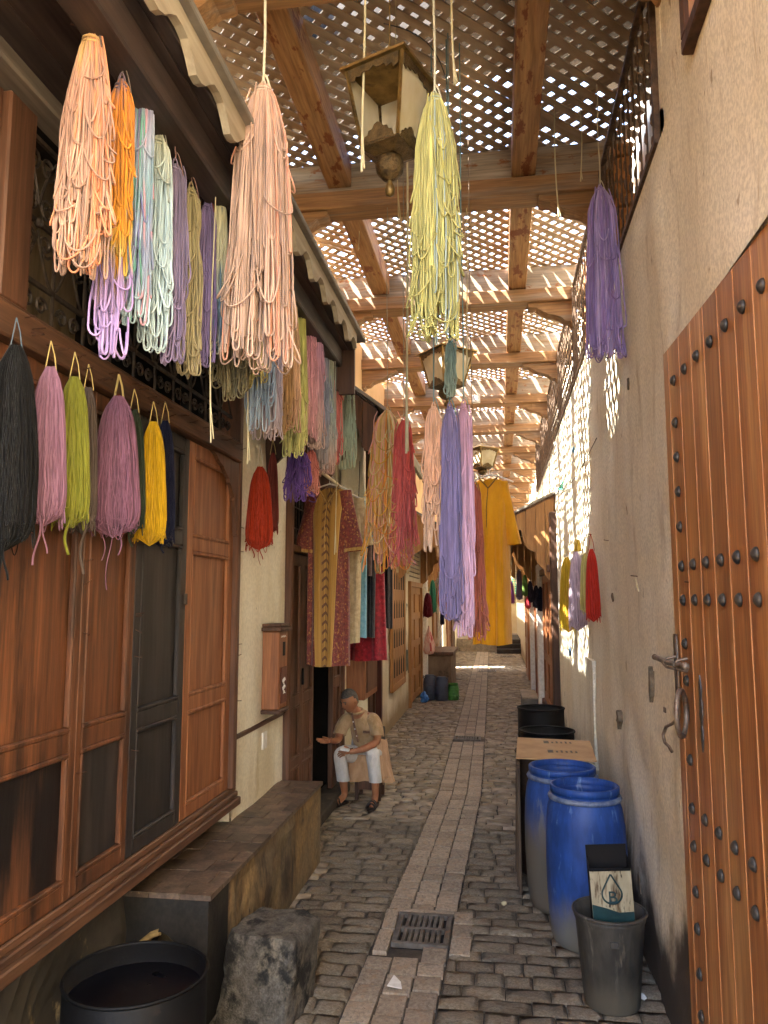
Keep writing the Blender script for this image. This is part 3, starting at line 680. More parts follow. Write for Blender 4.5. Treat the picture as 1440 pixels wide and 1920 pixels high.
mb = lumpy_wall(3.98, 6.05, 0, .575, -1.40, 30, 8, 1, .008, 9); mb.box((-1.858, 3.98, 0), (-1.42, 6.02, .575)); part('body', mb, m_bsides, BN, rec=False)
mb = lumpy_wall(-1.86, -1.40, 0, .575, 0, 10, 8, 1, .006, 10)
V = mb.v[0].copy(); mb.v[0] = np.stack([V[:, 1], 6.05 + V[:, 0], V[:, 2]], 1); part('end_face', mb, m_bsides, BN, rec=False)
ar = [(-1.80 + .02, 0), (-1.78, .22), (-1.765, .30), (-1.73, .365), (-1.68, .405), (-1.64, .42), (-1.60, .405), (-1.55, .365), (-1.515, .30), (-1.50, .22), (-1.50, 0)]
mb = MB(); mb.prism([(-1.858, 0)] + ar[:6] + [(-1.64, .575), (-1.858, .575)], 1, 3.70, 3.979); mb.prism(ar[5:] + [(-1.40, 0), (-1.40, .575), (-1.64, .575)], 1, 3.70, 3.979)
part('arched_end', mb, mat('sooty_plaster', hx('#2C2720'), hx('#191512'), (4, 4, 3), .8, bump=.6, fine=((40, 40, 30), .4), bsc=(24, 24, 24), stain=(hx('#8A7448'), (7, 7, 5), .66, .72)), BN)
mb = MB(); mb.tube([(-1.78 + .0, 3.697, .05)] + [(a, 3.697, z) for a, z in ar[1:6]], .016, 6); part('arch_edge', mb, mat('chipped_yellow_edge', hx('#A88850'), hx('#7A6038'), (20, 20, 20), .8, bump=.3), BN, rec=False)
# clay tiles: irregular courses
hex_ = MB()
yy = 3.69; row = 0
while yy < 6.06:
    wv = min(.165, 6.07 - yy)
    if wv < .05: break
    x = -1.862; k = 0
    while x < -1.40:
        l = (.16 if (k or row % 2 == 0) else .08); x2 = min(x + l, -1.385)
        if -1.385 - x2 < .04: x2 = -1.385
        q = MB(); sk_ = .03
        q.prism([(x + .002, yy + .002 + sk_ * 0), (x2 - .002, yy + .002), (x2 - .002, yy + wv - .003), (x + .002, yy + wv - .003)], 2, .5755, .6 + rng.uniform(-.003, .003))
        o = part('tile', q, m_btile, BN); o.rotation_euler = (rng.gauss(0, .006), 0, 0) if False else (0, 0, 0)
        x = x2; k += 1
        if x >= -1.386: break
    yy += wv; row += 1

# ------------------------------------------------------------------ double doors and dark opening by the seated man
SD = thing('double_doors', 'brown panelled double doors standing partly open beside the seated man', 'door', (-1.72, 7.0, .1))
def fr(t, lo, hi, m, name='frame', ch=.006):
    q = MB(); q.box(lo, hi, ch); part(name, q, m, t)
fr(SD, (-1.80, 6.081, 0), (-1.665, 6.15, 3.2), m_brown); fr(SD, (-1.80, 8.25, 0), (-1.665, 8.319, 3.2), m_brown); fr(SD, (-1.80, 6.151, 3.1), (-1.67, 8.249, 3.2), m_brown)
fr(SD, (-1.84, 6.10, 0), (-1.60, 8.3, .10), m_grime, 'threshold', .01)
rl2 = [(.12, .22), (.62, .69), (1.12, 1.20), (2.32, 2.40)]
m_ml = mat('worn_moulding', hx('#A87C58'), hx('#8A5F3E'), WOODSC, .6, bump=.1)
leaf(SD, 6.152, 6.62, .12, 2.40, rl2, m_brown, x=-1.71, st=.06, ml=m_brown); leaf(SD, 6.622, 7.06, .12, 2.40, rl2, m_brown, x=-1.71, st=.06, ml=m_brown)
leaf(SD, 7.86, 8.249, .12, 2.40, rl2, m_brown, x=-1.70, st=.055, ml=m_brown)
fr(SD, (-1.76, 6.152, 2.41), (-1.68, 8.249, 2.47), m_brown)
fr(SD, (-2.35, 6.0, 0), (-2.34, 8.4, 3.2), m_dark, 'dark_interior', 0); fr(SD, (-2.339, 6.0, 3.21), (-1.81, 8.4, 3.22), m_dark, 'dark_interior', 0); fr(SD, (-2.339, 8.30, 0), (-1.801, 8.318, 3.2), m_dark, 'dark_interior', 0); fr(SD, (-2.339, 6.09, 0), (-1.801, 6.10, 3.2), m_dark, 'dark_interior', 0)  # near-black sheets paint the doorway's inner shade
q = MB()
for k in range(9): q.tube([(-1.72, 6.2 + k * .1, 2.47), (-1.72, 6.2 + k * .1, 3.1)], .007, 5)
for z in (2.62, 2.8, 2.96): q.tube([(-1.72, 6.152, z), (-1.72, 7.06, z)], .006, 5)
part('transom_bars', q, m_iron, SD, rec=False)
q = MB(); q.box((-1.708, 6.60, 1.28), (-1.69, 6.63, 1.42), .003); part('lock_plate', q, m_dark, SD)
# wall hung post box
PB = thing('wooden_box', 'narrow wooden box with dark capped top hung on the cream wall', 'box', (-1.62, 5.65, 1.2))
bb = MB(); bb.box((-1.715, 5.48, 1.22), (-1.585, 5.70, 1.78), .006); part('body', bb, m_orange, PB)
fr(PB, (-1.717, 5.45, 1.781), (-1.56, 5.73, 1.81), m_dark_x, 'cap'); fr(PB, (-1.716, 5.465, 1.811), (-1.57, 5.715, 1.835), m_dark_x, 'cap'); fr(PB, (-1.716, 5.465, 1.19), (-1.57, 5.715, 1.219), m_dark_x, 'base')
fr(PB, (-1.5845, 5.57, 1.60), (-1.579, 5.62, 1.70), m_dark, 'slot', 0)  # near-black plate painted as the shade in the slot
fr(PB, (-1.5845, 5.51, 1.26), (-1.575, 5.67, 1.52), mat('box_flap', hx('#6E3A22'), hx('#52291A'), WOODSC, .5), 'flap', .003)
m_white = mat('white_paint', hx('#E8E4DC'), hx('#D0CABE'), (20, 20, 20), .7, bump=0)
q = MB()
for k in range(3):
    P = [(-1.573, 5.56 + .03 * math.sin(i * 1.7 + k) + .01 * k, 1.33 + .014 * i) for i in range(9)]; q.tube(P, .004, 4)
q.tube([(-1.582, 5.52 + .02 * i, 1.735 + .012 * (i % 2)) for i in range(7)], .003, 4)
part('scribble', q, m_white, PB, rec=False)
# small things on the cream wall
q = MB(); q.box((-1.72, 5.52, .93), (-1.706, 5.62, 1.05), .003); solo('switch_plate', q, m_white, 'small pale cover plate low on the cream wall', 'wall plate', (-1.72, 5.57, .93))
q = MB(); q.box((-1.725, 4.91, 1.10), (-1.706, 6.07, 1.135), .006); solo('wall_strip', q, m_brown_y, 'thin brown wooden strip running across the cream wall', 'wooden strip', (-1.72, 5.5, 1.1))
t = thing('wall_cabinet', 'small panelled wooden cabinet on the white wall above the seated man', 'cabinet', (-1.7, 9.1, .9))
fr(t, (-1.715, 8.60, .90), (-1.50, 9.50, 1.45), m_orange, 'body'); fr(t, (-1.4995, 8.70, .97), (-1.485, 9.40, 1.38), m_brown, 'door'); fr(t, (-1.716, 8.58, 1.451), (-1.48, 9.52, 1.48), m_dark_x, 'cap')
# dark door in a recess, slotted shutter, orange doors farther along
t = thing('recessed_door', 'dark brown narrow door in the white wall past the cabinet', 'door', (-1.75, 10.5, .3))
fr(t, (-1.80, 10.101, .25), (-1.69, 10.2, 2.6), m_dark_x); fr(t, (-1.80, 10.9, .25), (-1.66, 10.999, 2.6), mat('maroon_jamb', hx('#5A2E24'), hx('#42201A'), WOODSC, .6)); fr(t, (-1.80, 10.101, 2.601), (-1.69, 10.999, 4.1), m_plaster_l, 'lintel', 0)
fr(t, (-1.80, 10.11, 0), (-1.62, 10.99, .249), m_grime, 'step', .01)
leaf(t, 10.201, 10.899, .25, 2.6, [(.25, .35), (.95, 1.05), (1.7, 1.8), (2.5, 2.6)], m_dark_x, x=-1.74, st=.09)
SH = thing('slotted_shutter', 'tall honey wooden shutter pierced with slots on the white wall', 'shutter', (-1.7, 13, .6))
fr(SH, (-1.715, 12.10, .57), (-1.66, 12.22, 2.74), m_honey); fr(SH, (-1.715, 13.68, .57), (-1.66, 13.8, 2.74), m_honey); fr(SH, (-1.715, 12.221, .57), (-1.66, 13.679, .68), m_honey); fr(SH, (-1.715, 12.221, 2.63), (-1.66, 13.679, 2.74), m_honey)
for k in range(5):
    ya = 12.222 + .2914 * k; q = MB(); q.box((-1.712, ya, .681), (-1.672, ya + .287, 2.629), .006); bo = part('board', q, m_honey, SH)
    for z in (.78, 1.25, 1.72, 2.19):
        q = MB(); q.prism([(ya + .09, z), (ya + .2, z), (ya + .2, z + .22), (ya + .145, z + .30), (ya + .09, z + .22)], 0, -1.6715, -1.669); part('slot', q, m_dark, bo)  # flat near-black plates stand in for the shade within each slot
q = MB(); m_graf = mat('grey_paint_line', hx('#6E746C'), hx('#5A6058'), (9, 9, 9), .8, bump=0)
for (zz, hh, ww) in ((.45, .9, .17), (1.2, .75, .15), (.6, .5, .08)):
    q.tube([(-1.709, 14.33 + ww * math.cos(a), zz + hh * .3 + hh * .7 * math.sin(a) if math.sin(a) > 0 else zz + hh * .3 * (1 + math.sin(a))) for a in np.linspace(-.2, math.pi + .2, 18)], .012, 5)
solo('graffiti', q, m_graf, 'grey looping graffiti lines on the narrow white pillar', 'graffiti', (-1.70, 14.33, .4), rec=False)
def orange_door(y0, y1, z1, label, m=m_honey):
    t = thing('carved_door', label, 'door', (-1.72, (y0 + y1) / 2, .03))
    fr(t, (-1.80, y0, 0), (-1.66, y0 + .1, z1 + .1), m); fr(t, (-1.80, y1 - .1, 0), (-1.66, y1, z1 + .1), m); fr(t, (-1.80, y0 + .101, z1), (-1.66, y1 - .101, z1 + .1), m)
    n = max(1, int((y1 - y0) / 1.0)); wv = (y1 - y0 - .204) / n
    for k in range(n): leaf(t, y0 + .102 + wv * k, y0 + .101 + wv * (k + 1) - .002, .05, z1 - .002, [(.05, .16), (.55, .64), (1.1, 1.2), (1.65, 1.75), (z1 - .12, z1 - .002)], m, x=-1.70, st=.10)
    fr(t, (-1.8, y0 + .02, z1 + .101), (-1.73, y1 - .02, 3.39), m_plaster_l, 'infill', 0)
    q = MB()
    for j in range(7): q.box((-1.729, y0 + .25, z1 + .2 + .09 * j), (-1.70, y1 - .25, z1 + .215 + .09 * j))
    part('louvre', q, m_flash, t); return t
orange_door(14.661, 16.899, 2.28, 'carved orange double door with grey louvred light above')
# far left: counter and doors
t = thing('masonry_counter', 'weathered grey counter block behind the plastic drums', 'counter', (-1.4, 18.6, 0))
m_ctr = mat('weathered_counter', hx('#8A7660'), hx('#6A5846'), (3, 3, 2), .85, bump=.3, stain=(hx('#3E342A'), (3, 3, 2), .58, .7))
fr(t, (-1.718, 17.6, 0), (-1.10, 19.6, .78), m_ctr, 'body', .02); fr(t, (-1.718, 17.55, .781), (-1.04, 19.7, .86), m_brown_y, 'slab', .01)
for k, (ya, yb_, m, lab) in enumerate(((19.8, 21.0, m_honey, 'pale wooden door past the weathered counter'), (21.3, 22.6, m_brown, 'dark wooden door near the sunlit gap'))):
    t = thing('wooden_door', lab, 'door', (-1.70, (ya + yb_) / 2, 0)); leaf(t, ya, yb_, .02, 2.5, [(.02, .15), (.9, 1.0), (1.7, 1.8), (2.38, 2.5)], m, x=-1.66, st=.12)
for k, (ya, yb_, m, lab) in enumerate(((25.0, 26.6, m_orange, 'far orange door left of the mustard robe'), (27.5, 29.0, m_brown, 'farthest brown door on the left'))):
    t = thing('wooden_door', lab, 'door', (-1.70, (ya + yb_) / 2, 0)); leaf(t, ya, yb_, .02, 2.5, [(.02, .15), (.9, 1.0), (1.7, 1.8), (2.38, 2.5)], m, x=-1.66, st=.12)
for k, (ya, lab) in enumerate(((17.2, 'white painted post left of the red and white bag'), (20.95, 'white painted pilaster before the dark far door'))):
    q = MB(); q.box((-1.718, ya + .0, .0), (-1.60, ya + .28, 2.6), .01); solo('painted_post', q, m_white, lab, 'post', (-1.66, ya, 0))

# ------------------------------------------------------------------ right side, far stall
def rpost(y0, y1, x0, z0, z1, m, name, lab, cat):
    q = MB(); q.box((x0, y0, z0), (.80, y1, z1), .01); return solo(name, q, m, lab, cat, ((x0 + .8) / 2, (y0 + y1) / 2, z0))
rpost(10.53, 10.72, .69, 0, 3.2, m_dark_x, 'stall_post', 'dark upright post at the corner of the right wall', 'post')
RC = thing('market_stall', 'red brown panelled stall front under the striped canopy', 'shopfront', (.75, 11.8, 0))
leaf(RC, 10.9, 11.9, .45, 2.4, [(.45, .55), (1.1, 1.2), (2.3, 2.4)], m_orange, x=.70, sx=-1, st=.09); leaf(RC, 11.902, 12.9, .45, 2.4, [(.45, .55), (1.1, 1.2), (2.3, 2.4)], m_orange, x=.70, sx=-1, st=.09)
fr(RC, (.66, 10.88, 2.401), (.799, 12.92, 2.5), m_brown, 'head'); fr(RC, (.66, 10.88, 0), (.799, 12.92, .449), m_brown, 'plinth')
rpost(13.0, 13.3, .62, 0, 2.6, m_white, 'painted_post', 'bright white post standing on the right past the stall front', 'post')
rpost(16.2, 16.5, .62, 0, 2.6, m_white, 'painted_post', 'second bright white post farther along the right side', 'post')
for k, (ya, yb_, m, lab) in enumerate(((14.7, 16.1, m_orange, 'orange door on the right between two white posts'), (17.0, 18.8, m_honey, 'pale orange door on the right before the steps'), (20, 22, m_orange, 'farthest orange door on the right'))):
    t = thing('wooden_door', lab, 'door', (.75, (ya + yb_) / 2, 0)); leaf(t, ya, yb_, .02, 2.4, [(.02, .15), (.9, 1.0), (1.6, 1.7), (2.28, 2.4)], m, x=.70, sx=-1, st=.12)
t = thing('tiled_bench', 'low grey block bench with tiled top on the right beyond the drums', 'bench', (.58, 13.9, 0))
fr(t, (.36, 13.35, 0), (.615, 14.55, .37), mat('grey_block', hx('#77726A'), hx('#5B5750'), (6, 6, 6), .85, bump=.3), 'body', .012)
for i in range(2):
    for j in range(8): fr(t, (.352 + .135 * i, 13.34 + .1525 * j, .371), (.352 + .135 * i + .132, 13.34 + .1525 * j + .149, .395 + rng.uniform(-.002, .002)), m_tile, 'tile', .003)
# studded door on the right
SDR = thing('studded_door', 'tall orange plank door with iron studs against the right wall', 'door', (.75, 3.0, .1))
DA = math.atan2(.039, 1.0)
YE, XE, YN = 3.49, .745, 1.5
def dx_(y): return XE + (YE - y) * math.tan(DA)
DZ0, DZ1 = .05, 3.095
m_door = mat('varnished_door_plank', hx('#A06A3A'), hx('#824E28'), (24, 24, 1.2), .42, bump=.12, fine=((80, 80, 3), .4), c3=hx('#B0824E'), rnd=.14, stain=(hx('#6E3C1E'), (6, 6, .5), .56, .72), coat=.15, streak=((14, 14, .7), .62, .72, hx('#C8A070')))
m_groove = mat('pale_groove', hx('#B88252'), hx('#9C683A'), (24, 24, 2), .5, bump=0)
m_stud = mat('iron_stud', hx('#5A5650'), hx('#3C3834'), (40, 40, 40), .45, metal=.6, bump=.2)
pw = .165; y = YE; k = 0; edges = []
while y > YN:
    y2 = y - (.088 if k == 0 else pw); xa, xb = dx_(y), dx_(y2)
    q = MB(); e = .006
    q.prism([(xa, y), (xa + .035, y), (xb + .035, y2 + .001), (xb, y2 + .001 + e), (xb, y2 + .001 + e)][:4] if False else [(xa + .003, y), (xa + .04, y), (xb + .04, y2 + .002), (xb + .003, y2 + .002), (xb, y2 + .006), (xa, y - .004)], 2, DZ0, DZ1)
    part('plank', q, m_door, SDR)
    q = MB(); q.box((xb - .002, y2 - .002, DZ0 + .01), (xb + .03, y2 + .005, DZ1 - .004)); part('bead', q, m_groove, SDR)
    edges.append(((y + y2) / 2, (xa + xb) / 2)); y = y2; k += 1
q = MB(); q.box((XE + .041, YN, DZ0), (XE + .043 + .0, YE, DZ1)); 
sb = MB(); pr = [(.0001, .0), (.024, .001), (.022, .008), (.015, .015), (.006, .019), (.0001, .020)]
sb.lathe(pr, seg=12); stm = sb.mesh('stud', m_stud, smooth=True)
def stud(y, z):
    inst('stud', stm, SDR, (dx_(y) - .0, y, z), (0, -math.pi / 2, 0), (1, 1, 1))
stops = [YE - .17 - .165 * i for i in range(11)]
for yv in stops:
    stud(yv, 2.004); stud(yv, 2.143); stud(yv, 2.93); stud(yv, 1.18); stud(yv, 1.035)
for z in (2.747, 2.6, 2.454, 2.306, 1.827, 1.679, 1.367, .863, .725, .558, .404, .25): stud(stops[0], z)
# bolt, ring and hook
m_oldiron = mat('worn_iron', hx('#8A7A68'), hx('#5E5246'), (30, 30, 30), .5, metal=.55, bump=.25, stain=(hx('#5A3A26'), (20, 20, 20), .56, .66))
def P3(px, py, off=.03):
    p = at(px, py, X=XE); return Vector((dx_(p.y) - off, p.y, p.z))
q = MB(); q.tube([P3(1252, 1232, .05), P3(1275, 1243, .05), P3(1304, 1250, .05)], .012, 8); q.ball(P3(1304, 1250, .05), .017); q.ball(P3(1252, 1232, .05), .013); part('bolt', q, m_oldiron, SDR, smooth=True, rec=False)
q = MB(); q.prism([(YE - .055, 1.86), (YE - .02, 1.86), (YE - .012, 1.70), (YE - .02, 1.52), (YE - .035, 1.50), (YE - .05, 1.52), (YE - .058, 1.70)], 0, XE - .012, XE - .001)
for (a, b_) in ((1272, 1243), (1290, 1247)): q.tube([P3(a, b_ - 12, .01), P3(a, b_ - 8, .05), P3(a, b_, .066), P3(a, b_ + 8, .05), P3(a, b_ + 12, .01)], .006, 6)
part('bolt_bracket', q, m_oldiron, SDR, smooth=True, rec=False)
c = P3(1300, 1338, .055); q = MB(); rr = .088
q.tube([Vector((c.x + .035 * math.sin(a) - .0, c.y + rr * .85 * math.sin(a), c.z + rr * math.cos(a))) for a in np.linspace(0, 2 * math.pi, 26)], .0105, 8)
part('ring', q, m_oldiron, SDR, smooth=True, rec=False)
q = MB(); c2 = P3(1309, 1325, .0); q.prism([(c2.y + .022 * a, c2.z + b_) for a, b_ in ((0, .12), (.8, .07), (.5, .03), (1, .01), (1, -.03), (.5, -.07), (.7, -.12), (0, -.17), (-.7, -.12), (-.5, -.07), (-1, -.03), (-1, .01), (-.5, .03), (-.8, .07))], 0, c2.x - .006, c2.x - .0005); part('escutcheon', q, m_stud, SDR)
q = MB(); q.tube([P3(1284, 1345, .03), P3(1279, 1357, .04), P3(1270, 1363, .045), P3(1265, 1378, .045), P3(1268, 1393, .045), P3(1275, 1400, .045), P3(1280, 1410, .045)], .007, 6); q.box(P3(1262, 1332) - Vector((.002, .008, .012)), P3(1262, 1332) + Vector((.004, .03, .012)), .002); part('hook', q, m_oldiron, SDR, smooth=True, rec=False)
# ------------------------------------------------------------------ yarn
m_yarn = mat('dyed_cord', (1, 1, 1), (.80, .80, .80), (30, 30, 9), .82, bump=.25, bsc=(260, 260, 130), attr=True, spec=.15, dist=.002, sheen=.15)
m_wool = mat('dyed_wool', (1, 1, 1), (.70, .70, .70), (90, 90, 6), .9, bump=.4, bsc=(500, 500, 120), attr=True, spec=.1, dist=.002, sheen=.1)
def grad(cols, s):
    """colour along the drop s [..]; cols = [(s, '#hex'), ...]"""
    ks = np.array([c[0] for c in cols]); cs = np.array([hx(c[1]) for c in cols])
    return np.stack([np.interp(s, ks, cs[:, i]) for i in range(3)], -1)
def rope_hank(name, label, x, y, zt, zb, w, cols, n=40, r=.0042, cord=None, cordcol='#B9B08E', group=None, seed=1, messy=.25, dep=.62, sides=5, top=.10, spread=1.0, lenv=.22, tie=None, tails=2, rot=0., alt=None, altp=0., flare=.0, pinch=None, cordr=.004, cdx=0.):
    """a hank of looped cord tied at (x, y, zt): every loop runs down, turns and comes back up"""
    g_ = np.random.default_rng(seed); L = zt - zb
    t = thing(name, label, 'yarn hank', (x, y, zt), group)
    K1, KB = 13, 6
    fr_ = 1 - lenv * g_.random(n) ** 1.3; fr_[g_.integers(0, n, 2)] = 1.0
    shortm = g_.random(n) < messy * .5; fr_[shortm] = g_.uniform(.45, .8, shortm.sum())
    a0 = g_.uniform(0, 2 * np.pi, n); rho = np.sqrt(g_.random(n))
    u1 = np.stack([np.cos(a0) * rho, np.sin(a0) * rho], 1)
    gap = g_.uniform(.010, .034, n) * spread + np.where(shortm, .02, 0)
    aa = g_.uniform(0, 2 * np.pi, n); gd = np.stack([np.cos(aa), np.sin(aa) * .6], 1)
    bz = .016 + gap * .5
    sdn = np.linspace(0, 1, K1)
    def env(s):
        e = .16 + .84 * np.clip(s / top, 0, 1) ** .6 * (.80 + .20 * np.clip((s - top) / .5, 0, 1)) + flare * s
        if pinch: e = e * (1 - pinch[1] * np.exp(-((s - pinch[0]) / .06) ** 2))
        return e * w / 2
    ph = g_.uniform(0, 6.28, (n, 2, 4)); P = []
    zlow = zt - L * fr_ + bz
    def leg(k, uu, off):
        s = sdn[None, :] * ((zt - zlow) / L)[:, None]; e = env(s)
        wob = .0025 + .007 * messy
        X = uu[:, 0:1] * e + off[:, 0:1] * sdn[None] ** .8 + wob * np.sin(s * 9 + ph[:, k, 0:1]) * sdn + wob * .6 * np.sin(s * 23 + ph[:, k, 1:2]) * sdn
        Yy = uu[:, 1:2] * e * dep + off[:, 1:2] * sdn[None] ** .8 + wob * np.sin(s * 11 + ph[:, k, 2:3]) * sdn
        Z = zt - sdn[None] * (zt - zlow)[:, None]
        return np.stack([X, Yy, Z], -1)
    d = leg(0, u1, -gd * gap[:, None] / 2); u_ = leg(1, u1 + g_.normal(0, .05, (n, 2)), gd * gap[:, None] / 2)
    ba = np.linspace(0, np.pi, KB + 2)[1:-1]
    mid = (d[:, -1] + u_[:, -1]) / 2; hf = (u_[:, -1] - d[:, -1]) / 2
    arc = mid[:, None] - np.cos(ba)[None, :, None] * hf[:, None] ; arc[..., 2] -= np.sin(ba)[None] * bz[:, None]
    A = np.concatenate([d, arc, u_[:, ::-1]], 1)
    ro = math.cos(rot), math.sin(rot)
    def place(Q):
        Q = Q.copy(); xx = Q[..., 0] * ro[0] - Q[..., 1] * ro[1]; yy = Q[..., 0] * ro[1] + Q[..., 1] * ro[0]
        Q[..., 0] = xx + x; Q[..., 1] = yy + y; return Q
    def colour(Q, nn):
        s = (zt - Q[..., 2]) / L
        c = grad(cols, np.clip(s + g_.normal(0, .05, (nn, 1)), 0, 1)) * g_.uniform(.74, 1.16, (nn, 1, 1)) * (1 + .14 * np.sin(s * g_.uniform(6, 30, (nn, 1)) + g_.uniform(0, 6, (nn, 1))))[..., None]
        if alt:
            m_ = g_.random((nn, 1, 1)) < altp
            bl = (np.sin(s * g_.uniform(8, 26, (nn, 1)) + g_.uniform(0, 6, (nn, 1))) > .1)[..., None] if alt[0] == 'dye' else np.ones_like(s, bool)[..., None]
            ac = np.array([hx(h) for h in alt[1:]])[g_.integers(0, len(alt) - 1, nn)][:, None, :]
            c = np.where(m_ & bl, ac * np.ones_like(c), c)
        return np.clip(c, 0, 1)
    mb = MB(); mb.tubes(place(A), r * g_.uniform(.85, 1.1, n), sides, colour(A, n))
    # stray loops that sag out of the bundle
    ns = int(n * messy * 1.3)
    if ns:
        s0 = g_.uniform(.10, .9, ns); an = g_.uniform(0, 2 * np.pi, ns); sag = g_.uniform(.03, .12, ns) * (L / .8); wd = g_.uniform(.4, 1.0, ns) * w * .42
        tt = np.linspace(0, 1, 15)[None]; aa = an[:, None] + (tt - .5) * (wd / (w * .5))[:, None] * 1.7
        rad_ = env(s0)[:, None] * (1.03 + .3 * np.sin(tt * np.pi) * g_.random((ns, 1)))
        Q = np.stack([np.cos(aa) * rad_, np.sin(aa) * rad_ * dep, zt - L * s0[:, None] - np.sin(tt * np.pi) ** .8 * np.minimum(sag, (1 - s0) * L)[:, None] + (tt - .5) * g_.uniform(-.06, .06, (ns, 1))], -1)
        mb.tubes(place(Q), r * g_.uniform(.85, 1.05, ns), sides, colour(Q, ns))
    nf = max(6, n // 3)      # thin frayed threads that stray from the cords
    fz = d[g_.integers(0, n, nf)].copy(); fz[..., 0] *= g_.uniform(.9, 1.16, (nf, 1)); fz[..., 1] *= g_.uniform(.9, 1.2, (nf, 1)); fz[..., :2] += np.cumsum(g_.normal(0, .0022, (nf, K1, 2)), 1)
    mb.tubes(place(fz), r * .32, 4, colour(fz, nf))
    part('strands', mb, m_yarn, t, smooth=True, rec=False)
    # knot and binding
    mb = MB(); k = np.linspace(0, 4 * np.pi, 26); rr = w * .11 + .008
    Q = np.stack([np.cos(k) * rr, np.sin(k) * rr * .8, zt - .012 - k * .0022], -1)[None]; c0 = hx(tie or cols[0][1])
    mb.tubes(place(Q), r * 1.1, 5, np.array(c0)); 
    Q = np.stack([np.linspace(-.012, .012, 9) , np.zeros(9), zt + .03 * np.sin(np.linspace(0, np.pi, 9)) - .006], -1)[None]; mb.tubes(place(Q), r, 5, np.array(c0))
    part('tie', mb, m_yarn, t, smooth=True, rec=False)
    if tails:
        mb = MB()
        for _ in range(tails):
            a = g_.uniform(0, 6.28); l_ = g_.uniform(.3, .9) * L; q = np.linspace(0, 1, 12); e = env(np.clip(q * l_ / L + .05, 0, 1)) * 1.05
            Q = np.stack([np.cos(a + q * .5) * e, np.sin(a + q * .5) * e * dep, zt - .01 - q * l_ * g_.uniform(.95, 1.1)], -1)[None]; mb.tubes(place(Q), r * .9, 5, colour(Q, 1))
        part('tail', mb, m_yarn, t, smooth=True, rec=False)
    if cord:
        mb = MB(); q = np.linspace(0, 1, 6); Q = np.stack([cdx * q + .003 * np.sin(q * 9), np.zeros(6), zt + .015 + q * (cord - zt - .015)], -1)[None]
        mb.tubes(place(Q), cordr, 5, np.array(hx(cordcol))); Q = np.stack([np.linspace(0, .035, 6), np.zeros(6), zt + .05 - .10 * np.linspace(0, 1, 6) ** 2], -1)[None]; mb.tubes(place(Q), cordr * .8, 5, np.array(hx(cordcol)))
        part('hanging_cord', mb, m_yarn, t, smooth=True, rec=False)
    return t
def wool_skein(name, label, x, y, zt, zb, w, col, n=150, r=.0019, cordz=None, cordcol='#C8AE6A', group=None, seed=1, dep=.8, tails=(), fuzz=1.0, twist=.5, col2=None, belly=.78, coarse=False):
    """a plump skein: fine strands laid over a soft core, gathered at the top and rounded below"""
    g_ = np.random.default_rng(seed); L = zt - zb; t = thing(name, label, 'yarn skein', (x, y, zt), group)
    def env(s):
        up = .20 + .80 * (1 - np.exp(-s / .10)) * (.60 + .40 * np.clip(s / belly, 0, 1) ** 1.2)
        lo = np.sqrt(np.clip(1 - ((np.clip(s, .84, 1) - .84) / .16) ** 2, 0, 1))
        return up * lo * w / 2
    c = np.array(hx(col)); cb = np.array(hx(col2)) if col2 else c
    K = 16; s = np.linspace(.0, 1, K)[None] ** .9
    a0 = g_.uniform(0, 2 * np.pi, (n, 1)); tw = g_.normal(0, .22, (n, 1)) + twist * .5
    sm = np.where(g_.random((n, 1)) < .7, 1.0, g_.uniform(.8, 1.0, (n, 1))); ss = s * sm
    an = a0 + tw * ss + .05 * np.sin(ss * 20 + g_.uniform(0, 6, (n, 1))); e = env(ss) * g_.uniform(.90, 1.05, (n, 1))
    P = np.stack([x + np.cos(an) * e, y + np.sin(an) * e * dep, zt - L * ss + g_.normal(0, .002, (n, 1))], -1)
    mixf = g_.random((n, 1, 1)); C = (c * (1 - mixf) + cb * mixf) * g_.uniform(.7, 1.2, (n, 1, 1)) * np.ones((n, K, 1))
    mb = MB()
    core = [(max(.001, float(env(np.array(q)) * .93)), -L * q) for q in np.linspace(0, 1, 14)]
    mb.lathe(core, (x, y, zt), 20, 1, dep, col=tuple((c + cb) / 2 * .62)); mb.tubes(P, r * g_.uniform(.8, 1.25, n), 4, np.clip(C, 0, 1))
    # loops at the foot
    m_ = int(26 * fuzz); aa = g_.uniform(0, 6.28, m_); q = np.linspace(0, 1, 9)[None]; s0 = g_.uniform(.86, .95, m_)[:, None]
    e0 = env(s0 - .03); wd = g_.uniform(.15, .5, (m_, 1))
    Q = np.stack([x + np.cos(aa[:, None] + (q - .5) * wd) * e0 * (1 + .06 * np.sin(q * np.pi)), y + dep * np.sin(aa[:, None] + (q - .5) * wd) * e0 * (1 + .06 * np.sin(q * np.pi)), zt - L * (s0 + .10 * g_.random((m_, 1)) * np.sin(q * np.pi))], -1)
    mb.tubes(Q, r, 4, np.clip(c * g_.uniform(.7, 1.2, (m_, 1, 1)) * np.ones((m_, 9, 1)), 0, 1))
    part('strands', mb, m_wool, t, smooth=True, rec=False)
    if cordz:
        mb = MB()
        for sg in (-1, 1): mb.tube([(x + sg * .022, y, zt - .01), (x + sg * .012, y, (zt + cordz) / 2), (x - .004, y + .0, cordz)], .0024, 4, np.array(hx(cordcol)))
        part('hanging_loop', mb, m_yarn, t, rec=False)
    if tails:
        mb = MB()
        for (dx, l_, rr) in tails:
            q = np.linspace(0, 1, 10); mb.tubes(np.stack([x + dx + .012 * np.sin(q * 5 + dx * 90), np.full(10, y - w * dep * .25), zb + .05 - q * (l_ + .05)], -1)[None], rr, 5, c * .9)
        part('tail', mb, m_wool, t, smooth=True, rec=False)
    return t
